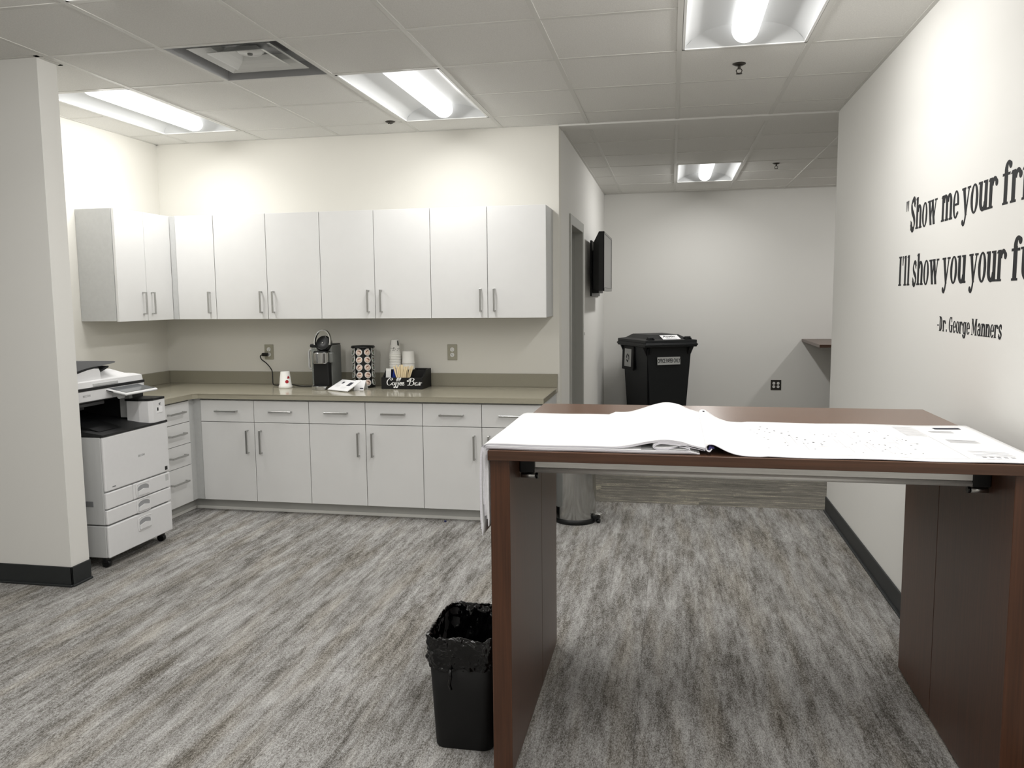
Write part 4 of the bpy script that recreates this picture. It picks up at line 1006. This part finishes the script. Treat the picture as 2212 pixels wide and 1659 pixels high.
# black caddy box with white lettering
BXL, BXR, BYF, BYB = -2.047, -1.738, 5.535, 5.745
def stroke(b, pts, wmin, wmax, nib, M4, mi=0, n=7, z=.0006):
    P = bez(pts, n); L = []
    for i, p in enumerate(P):
        d = P[min(i+1, len(P)-1)]-P[max(i-1, 0)]; 
        if d.length < 1e-6: d = Vector((1, 0))
        d.normalize(); a = math.atan2(d.y, d.x); w_ = wmin+(wmax-wmin)*abs(math.sin(a-nib)); nn = Vector((-d.y, d.x))
        L.append((p+nn*w_/2, p-nn*w_/2))
    for (a, c), (e, f) in zip(L[:-1], L[1:]):
        b.face([tuple(M4 @ Vector((q.x, q.y, z))) for q in (a, c, f, e)], mi)
def caddy():
    t = thing('coffee_caddy', 'black wooden caddy box lettered Coffee Bar holding cups and sticks', 'organizer', ((BXL+BXR)/2, BYF, CT))
    th = .010; zt, zf_ = CT+.135, CT+.083
    side = [(BYF, CT), (BYF, zf_), (BYF+.028, zf_+.006), (BYF+.10, zt), (BYB, zt), (BYB, CT)]
    obj('side_panel', MB().prism(side, 'x', BXL, BXL+th), 'blkmat', t)
    obj('side_panel', MB().prism(side, 'x', BXR-th, BXR), 'blkmat', t)
    fp = obj('front_panel', MB().box(BXL, BXR, BYF-.008, BYF-.0005, CT, zf_, .001), 'blkmat', t)
    obj('back_panel', MB().box(BXL+th, BXR-th, BYB-th, BYB, CT, zt), 'blkmat', t)
    obj('bottom', MB().box(BXL+th, BXR-th, BYF, BYB-th, CT+.001, CT+.009), 'blkmat', t)
    obj('divider', MB().box(BXL+th, BXR-th, BYF+.088, BYF+.098, CT+.009, zt-.004), 'blkmat', t)
    for x in (BXL+.105, BXL+.20):
        obj('divider', MB().box(x, x+.007, BYF, BYF+.088, CT+.009, zf_-.002), 'blkmat', t)
    obj('divider', MB().box(BXL+.20, BXL+.207, BYF+.098, BYB-th, CT+.009, zt-.004), 'blkmat', t)
    b = MB(); S = .052; M4 = Matrix.Translation((BXL+.040, BYF-.0082, CT+.028)) @ FACE_Y @ Matrix.Diagonal((S*1.58, S, 1, 1))
    def st(*p, wm=.095): stroke(b, p, .035, wm, 0, M4)
    st((.34, .80), (.40, .93), (.52, .97), (.55, .82), (.44, .70), (.36, .80), (.46, 1.0), (.58, .97))
    st((.52, 1.0), (.36, 1.02), (.16, .78), (.05, .42), (.10, .10), (.24, .0), (.40, .12), (.50, .3))
    st((.66, .42), (.56, .36), (.52, .16), (.60, .02), (.70, .08), (.74, .26), (.68, .42), (.74, .36))
    for dx in (0, .21):
        st((.74+dx, .30), (.88+dx, .42), (1.02+dx, .75), (1.10+dx, 1.0), (1.04+dx, 1.02), (.97+dx, .82), (.88+dx, .30), (.81+dx, -.12), (.73+dx, -.34), (.67+dx, -.30), (.71+dx, -.16))
    for dx in (0, .215):
        st((1.20+dx, .16), (1.32+dx, .22), (1.37+dx, .36), (1.31+dx, .43), (1.22+dx, .28), (1.22+dx, .08), (1.30+dx, .0), (1.41+dx, .12))
    st((1.98, .72), (1.90, .62), (1.96, .52), (2.06, .66), (2.10, .85), (2.28, 1.0), (2.46, .98), (2.52, .84), (2.40, .62), (2.22, .54)); st((2.26, .96), (2.18, .6), (2.10, .2), (2.0, .02), (1.90, .06))
    st((2.22, .54), (2.42, .54), (2.50, .36), (2.42, .12), (2.24, .0), (2.08, .06))
    st((2.82, .38), (2.72, .43), (2.62, .28), (2.61, .08), (2.70, .02), (2.80, .20), (2.86, .42), (2.82, .20), (2.84, .03), (2.94, .12))
    st((2.94, .12), (3.02, .40), (3.06, .46), (3.08, .36), (3.18, .40), (3.22, .34)); st((3.10, .38), (3.05, .18), (3.03, .0))
    obj('lettering', b, 'wtxt', fp)
caddy()
def cups():
    x, y = -1.992, 5.683; z0 = CT+.010
    ordn = ['topmost', 'second from top', 'third from top', 'fourth from top', 'fifth from top', 'sixth from top', 'seventh from top', 'eighth from top', 'ninth from top', 'lowest showing']
    n = 10; zt = CT+.350
    for k in range(n):
        z = zt-.112-k*.0118
        t = thing('patterned_cup', '%s of the upturned patterned paper cups stacked in the black caddy' % ordn[k], 'cup', (x, y, z), 0, 'patterned paper cups')
        if k == 0:
            b = MB().lathe([(.0405, 0), (.0435, .002), (.0435, .006), (.041, .008), (.028, .110), (.026, .112), (.024, .108)], n=28)
            obj('cup_wall', b, 'cup', t, True)
            b = MB(); rr = random.Random(2)
            for q in range(46):
                a = R(rr.uniform(-175, 5)); zz = rr.uniform(.016, .052)
                cup_print(b, (0, 0, 0), .041, .028, .110, zz, a, rr.uniform(.05, .1), rr.uniform(.0015, .004), 0)
            for a in (-160, -152, -22, -30, -15):
                cup_print(b, (0, 0, 0), .041, .028, .110, rr.uniform(.075, .09), R(a), .14, .016, 0)
            obj('cup_print', b, 'cupk', t, True)
        else:
            obj('cup_wall', MB().lathe([(.0405, 0), (.0438, .002), (.0438, .0065), (.041, .0085), (.040, .02)], n=28, cap0=False, cap1=False), 'cup', t, True)
    # buried rest of the stack is the lower cups reaching into the box
    x2, y2 = -1.892, 5.687
    ordn = ['topmost', 'middle', 'lowest']
    for k in range(3):
        z = CT+.268-.075-k*.042
        t = thing('foam_cup', '%s of the upturned plain white cups in the black caddy' % ordn[k], 'cup', (x2, y2, z), 0, 'plain white cups')
        obj('cup_wall', MB().lathe([(.046, -.02), (.0475, -.018), (.0475, -.012), (.0455, -.008), (.0425, .066), (.039, .072), (.031, .073), (.029, .069)], n=28), 'cup', t, True)
cups()
def sticks():
    rr = random.Random(11); n = 18
    for k in range(n):
        u = (k/(n-1))*2-1
        x = BXL+.150+u*.026; y = BYF+.034+rr.uniform(-.018, .018); L = rr.uniform(.150, .166)
        t = thing('stir_stick', 'pale wooden stir stick in the bundle in the black caddy', 'stir stick', (x, y, CT+.0095), 0, 'wooden stir sticks')
        m = Matrix.Rotation(u*.30+rr.uniform(-.05, .05), 4, 'Y') @ Matrix.Rotation(rr.uniform(-.08, .05), 4, 'X') @ Matrix.Rotation(rr.uniform(-.5, .5), 4, 'Z')
        obj('stick', MB().box(-.0048, .0048, -.0009, .0009, .003, L, .0004, m=m), 'stick', t, True)
sticks()
def packets():
    for (x, y, rz, w_, h_, m_, lab) in ((BXL+.032, BYF+.045, .2, .036, .128, 'white', 'white sweetener packet at the left of the black caddy'), (BXL+.052, BYF+.062, -.3, .03, .112, 'navy', 'dark blue packet standing between white and bright blue packets'), (BXL+.078, BYF+.05, .5, .040, .132, 'blue', 'bright blue sugar packet left of the stir sticks')):
        t = thing('sugar_packet', lab, 'packet', (x, y, CT+.0095), 0, 'packets in the caddy')
        m = Matrix.Rotation(rz, 4, 'Z') @ Matrix.Rotation(rz*.25, 4, 'Y')
        b = MB(); b.loft([[(-w_/2*sx, q*.6, z) for sx, q in ((1, -th), (-1, -th), (-1, th), (1, th))] for z, th in ((.001, .001), (.012, .004), (h_*.5, .007), (h_-.012, .004), (h_, .0012))], True, m=m)
        obj('wrapper', b, m_, t, True)
        obj('crimp', MB().box(-w_/2, w_/2, -.001, .001, h_-.001, h_+.007, m=m), m_, t, True)
packets()
# booklet and tent card
t = thing('booklet', 'white booklet with two dark pictures leaning in front of the coffee maker', 'booklet', (-2.33, 5.40, CT))
A_, B_, C_, D__ = Vector((-2.406, 5.402, CT+.003)), Vector((-2.215, 5.300, CT+.003)), Vector((-2.160, 5.420, CT+.062)), Vector((-2.340, 5.520, CT+.062))
nn = (B_-A_).cross(D__-A_).normalized()
b = MB(); b.loft([[tuple(p) for p in (A_, B_, C_, D__)], [tuple(p+nn*.006) for p in (A_, B_, C_, D__)]]); obj('pages', b, 'paper', t)
def onq(u, v): return tuple((A_*(1-u)+B_*u)*(1-v)+(D__*(1-u)+C_*u)*v + nn*.0066)
b = MB()
for (u0, v0, u1, v1) in ((.62, .45, .80, .80), (.24, .62, .34, .80)): b.face([onq(u0, v0), onq(u1, v0), onq(u1, v1), onq(u0, v1)])
obj('picture', b, 'inkd', t)
b = MB()
for v in (.30, .36, .42): 
    b.face([onq(.16, v), onq(.36, v), onq(.36, v+.025), onq(.16, v+.025)]); b.face([onq(.5, v-.1), onq(.74, v-.1), onq(.74, v-.075), onq(.5, v-.075)])
obj('printed_text', b, 'ink2', t)
t = thing('tent_card', 'small white folded card standing before the pod rack', 'card', (-2.17, 5.46, CT))
b = MB().prism([(5.440, CT), (5.443, CT), (5.488, CT+.062), (5.530, CT), (5.533, CT), (5.489, CT+.066)], 'x', -2.225, -2.150); obj('card', b, 'paper', t)
obj('tag', MB().box(-2.180, -2.155, -.0008, .0002, .010, .019, m=Matrix.Translation((0, 5.4395, CT)) @ Matrix.Rotation(R(-36), 4, 'X')), 'inkd', t)
t = thing('bottle_cap', 'tiny dark blue cap on the carpet under the base cabinets', 'cap', (-1.47, 5.12, 0))
obj('cap', MB().lathe([(.008, 0), (.008, .008), (.006, .010), (.0, .010)], n=14), 'led', t, True)

# ------------------------------------------------------------------ lettering on the right wall
XH_ = .75; ST = .205; HR = .07; SE = .055
def rect(x0, y0, x1, y1): return [(x0, y0), (x1, y0), (x1, y1), (x0, y1)]
def ringq(cx, cy, rx, ry, tx, ty, a0=0, a1=360, n=26):
    out = []
    for k in range(n):
        a, c = R(a0+(a1-a0)*k/n), R(a0+(a1-a0)*(k+1)/n)
        o = lambda q: (cx+rx*math.cos(q), cy+ry*math.sin(q)); i = lambda q: (cx+(rx-tx)*math.cos(q), cy+(ry-ty)*math.sin(q))
        out.append([i(a), o(a), o(c), i(c)])
    return out
def serif(x0, x1, y, up): return [rect(x0-.06, y if up else y-SE, x1+.06, y+SE if up else y)]
def stem(x, y0, y1, top=True, bot=True):
    q = [rect(x, y0, x+ST, y1)]
    if bot: q += serif(x, x+ST, y0, True)
    if top: q.append([(x-.09, y1-.08), (x+.02, y1-.08), (x+ST, y1), (x, y1)])
    return q
def sstroke(pts, wmin, wmax, nib=0.0, n=7):
    P = bez(pts, n); L = []; out = []
    for i, p in enumerate(P):
        d = (P[min(i+1, len(P)-1)]-P[max(i-1, 0)]).normalized(); a = math.atan2(d.y, d.x); w_ = wmin+(wmax-wmin)*abs(math.sin(a-nib)); nn = Vector((-d.y, d.x))
        L.append((p+nn*w_/2, p-nn*w_/2))
    for (a, c), (e, f) in zip(L[:-1], L[1:]): out.append([tuple(a), tuple(c), tuple(f), tuple(e)])
    return out
def blob(cx, cy, r, n=12): return [[(cx+r*math.cos(2*PI*k/n), cy+r*math.sin(2*PI*k/n)) for k in range(n)]]
def arch(x0, x1, y):       # shoulder from stem at x0 to right stem x1..x1+ST
    cx = (x0+x1+ST)/2; rx = (x1+ST-x0)/2
    return ringq(cx, y-.26, rx, .27, ST, .10, 0, 170, 14)
def glyph(c):
    x = XH_
    if c == 'o': return ringq(.29, x/2, .29, x/2+.015, .175, .055), .58
    if c == 'e': return ringq(.28, x/2, .28, x/2+.015, .17, .055, 0, 318) + [rect(.10, x/2-.03, .55, x/2+.03)] + blob(.47, .13, .05), .56
    if c == 'h': return stem(.02, 0, 1) + arch(.10, .42, x) + stem(.42, 0, x-.26, False), .66
    if c == 'n': return stem(.02, 0, x) + arch(.10, .42, x) + stem(.42, 0, x-.26, False), .66
    if c == 'm': return stem(.02, 0, x) + arch(.10, .42, x) + stem(.42, 0, x-.26, False) + arch(.50, .82, x) + stem(.82, 0, x-.26, False), 1.06
    if c == 'r': return stem(.02, 0, x) + ringq(.36, x-.25, .22, .265, .14, .11, 20, 165, 12) + blob(.50, x-.15, .09), .56
    if c == 'u': return [rect(.02, .26, .02+ST, x), rect(.40, 0, .40+ST, x), rect(.40, 0, .66, SE), [(-.06, x-SE), (.1, x-SE), (.1, x), (-.06, x)], [(.31, x-SE), (.45, x-SE), (.45, x), (.31, x)]] + ringq(.30, .26, .28, .275, ST, .11, 180, 350, 14), .66
    if c == 'w':
        q = []
        for x0, x1, w0 in ((.03, .24, ST), (.24, .44, .08), (.36, .58, ST), (.58, .80, .08)):
            up = w0 < .1
            q.append([(x0, 0 if up else x), (x0+w0, 0 if up else x), (x1+w0, x if up else 0), (x1, x if up else 0)])
        return q + [rect(-.04, x-SE, .28, x), rect(.32, x-SE, .60, x), rect(.72, x-SE, .98, x)], .96
    if c == 'y': return [[(.02, x), (.02+ST, x), (.40, .0), (.26, .0)], [(.50, x), (.58, x), (.37, .0), (.27, .0)], rect(-.05, x-SE, .28, x), rect(.40, x-SE, .66, x)] + sstroke([(.32, .06), (.27, -.12), (.18, -.23), (.08, -.22)], .08, .10) + blob(.08, -.17, .075), .62
    if c == 'f': return [rect(.08, 0, .08+ST, .78), rect(-.03, x-SE-.02, .42, x-.01)] + serif(.08, .08+ST, 0, True) + ringq(.30, .78, .22, .24, ST-.02, .10, 40, 180, 12) + blob(.42, .90, .085), .46
    if c == 'i': return stem(.05, 0, x) + blob(.05+ST/2, .95, .105), .34
    if c == 'l': return stem(.05, 0, 1.0), .34
    if c == 'd': return ringq(.27, x/2, .27, x/2+.015, .17, .06, 40, 320) + [rect(.36, 0, .36+ST, 1.0), rect(.36, 0, .62, SE), [(.26, .93), (.36, .93), (.54, 1), (.36, 1)]], .64
    if c == 't': return [rect(.08, .12, .08+ST, x+.16), rect(-.03, x-SE-.02, .40, x-.01)] + ringq(.27, .14, .19, .155, .16, .07, 180, 320, 10), .42
    if c == 's': return sstroke([(.40, x-.16), (.33, x-.03), (.20, x-.03), (.10, x-.16), (.16, x*.58), (.34, x*.42), (.42, .18), (.32, .03), (.17, .03), (.07, .17)], .09, .15, R(55)) + [[(.37, x), (.43, x), (.43, x-.24), (.38, x-.2)], [(.05, 0), (.11, 0), (.1, .2), (.05, .26)]], .50
    if c == 'S': return sstroke([(.48, .78), (.40, .96), (.26, .97), (.10, .84), (.16, .62), (.36, .45), (.48, .24), (.38, .04), (.20, .03), (.06, .22)], .09, .20, R(55)) + [[(.45, 1.0), (.52, 1.0), (.52, .70), (.46, .74)], [(.02, 0), (.09, 0), (.09, .28), (.03, .32)]], .60
    if c == 'I': return [rect(.08, 0, .08+ST+.02, 1)] + [rect(0, 0, .36, SE), rect(0, 1-SE, .36, 1)], .38
    if c == "'": return [[(.02, 1), (.16, 1), (.12, .68), (.06, .68)]], .2
    if c == '"': return [[(.02, 1), (.14, 1), (.10, .66), (.06, .66)], [(.20, 1), (.32, 1), (.28, .66), (.24, .66)]], .36
    if c == '-': return [rect(.02, .34, .26, .44)], .32
    if c == '.': return [rect(.04, 0, .20, .16)], .26
    if c == 'D': return [rect(.08, 0, .08+ST, 1), rect(0, 0, .3, SE), rect(0, 1-SE, .3, 1)] + ringq(.26, .5, .36, .5, ST, .06, -90, 90, 16), .68
    if c == 'G': return ringq(.34, .5, .34, .515, .19, .06, 50, 330) + [rect(.46, .0, .46+ST, .46), rect(.36, .42, .72, .48), [(.52, .72), (.60, .66), (.60, 1), (.55, 1)]], .74
    if c == 'g': return ringq(.27, x/2, .27, x/2+.015, .17, .06, 30, 330) + [rect(.36, -.06, .36+ST, x), rect(.4, x-SE, .64, x)] + ringq(.28, -.06, .265, .22, ST, .08, 180, 360, 14) + blob(.08, -.1, .075), .64
    if c == 'M': return [rect(.06, 0, .13, 1), rect(.66, 0, .66+ST, 1), [(.06, 1), (.06+ST, 1), (.52, .1), (.40, .1)], [(.40, .1), (.48, .1), (.72, 1), (.66, 1)], rect(-.02, 0, .22, SE), rect(.58, 0, .92, SE), rect(-.02, 1-SE, .2, 1), rect(.68, 1-SE, .92, 1)], .94
    if c == 'a': return [rect(.34, 0, .34+ST, .52), rect(.34, 0, .60, SE)] + ringq(.29, x-.24, .235, .255, ST-.02, .08, 0, 150, 14) + blob(.13, x-.18, .075) + ringq(.25, .2, .23, .215, .15, .06, 40, 330, 18), .60
    return [], .3
def quote():
    t = thing('wall_lettering', 'black serif vinyl quotation lettering on the white right wall', 'lettering', (XR, 3.4, 1.6))
    cache = {}
    def word(s, y0, y1, zb, cap, fit=True):
        gl = [glyph(c) for c in s]; tot = sum(a for _, a in gl)+.06*(len(s)-1)
        k = (y0-y1)/tot; x = 0
        for c, (q, a) in zip(s, gl):
            b = MB()
            for kk, poly in enumerate(q):
                P = [(XR-.0008-.000012*kk, y0-(x+p[0])*k, zb+p[1]*cap) for p in poly]
                b.loft([P, [(XR-.0001, p[1], p[2]) for p in P]])
            obj('letter', b, 'txt', t); x += a+.06
    c1 = .138
    for s, a, b_ in (('"', 4.115, 4.065), ('Show', 4.035, 3.662), ('me', 3.600, 3.400), ('your', 3.365, 3.030), ('friends', 2.985, 2.43)): word(s, a, b_, 1.779, c1)
    for s, a, b_ in (("I'll", 4.20, 4.012), ('show', 3.972, 3.605), ('you', 3.555, 3.290), ('your', 3.255, 2.924), ('future."', 2.88, 2.25)): word(s, a, b_, 1.530, c1)
    for s, a, b_ in (('-Dr.', 3.590, 3.468), ('George', 3.449, 3.222), ('Manners', 3.204, 2.928)): word(s, a, b_, 1.341, .059)
quote()
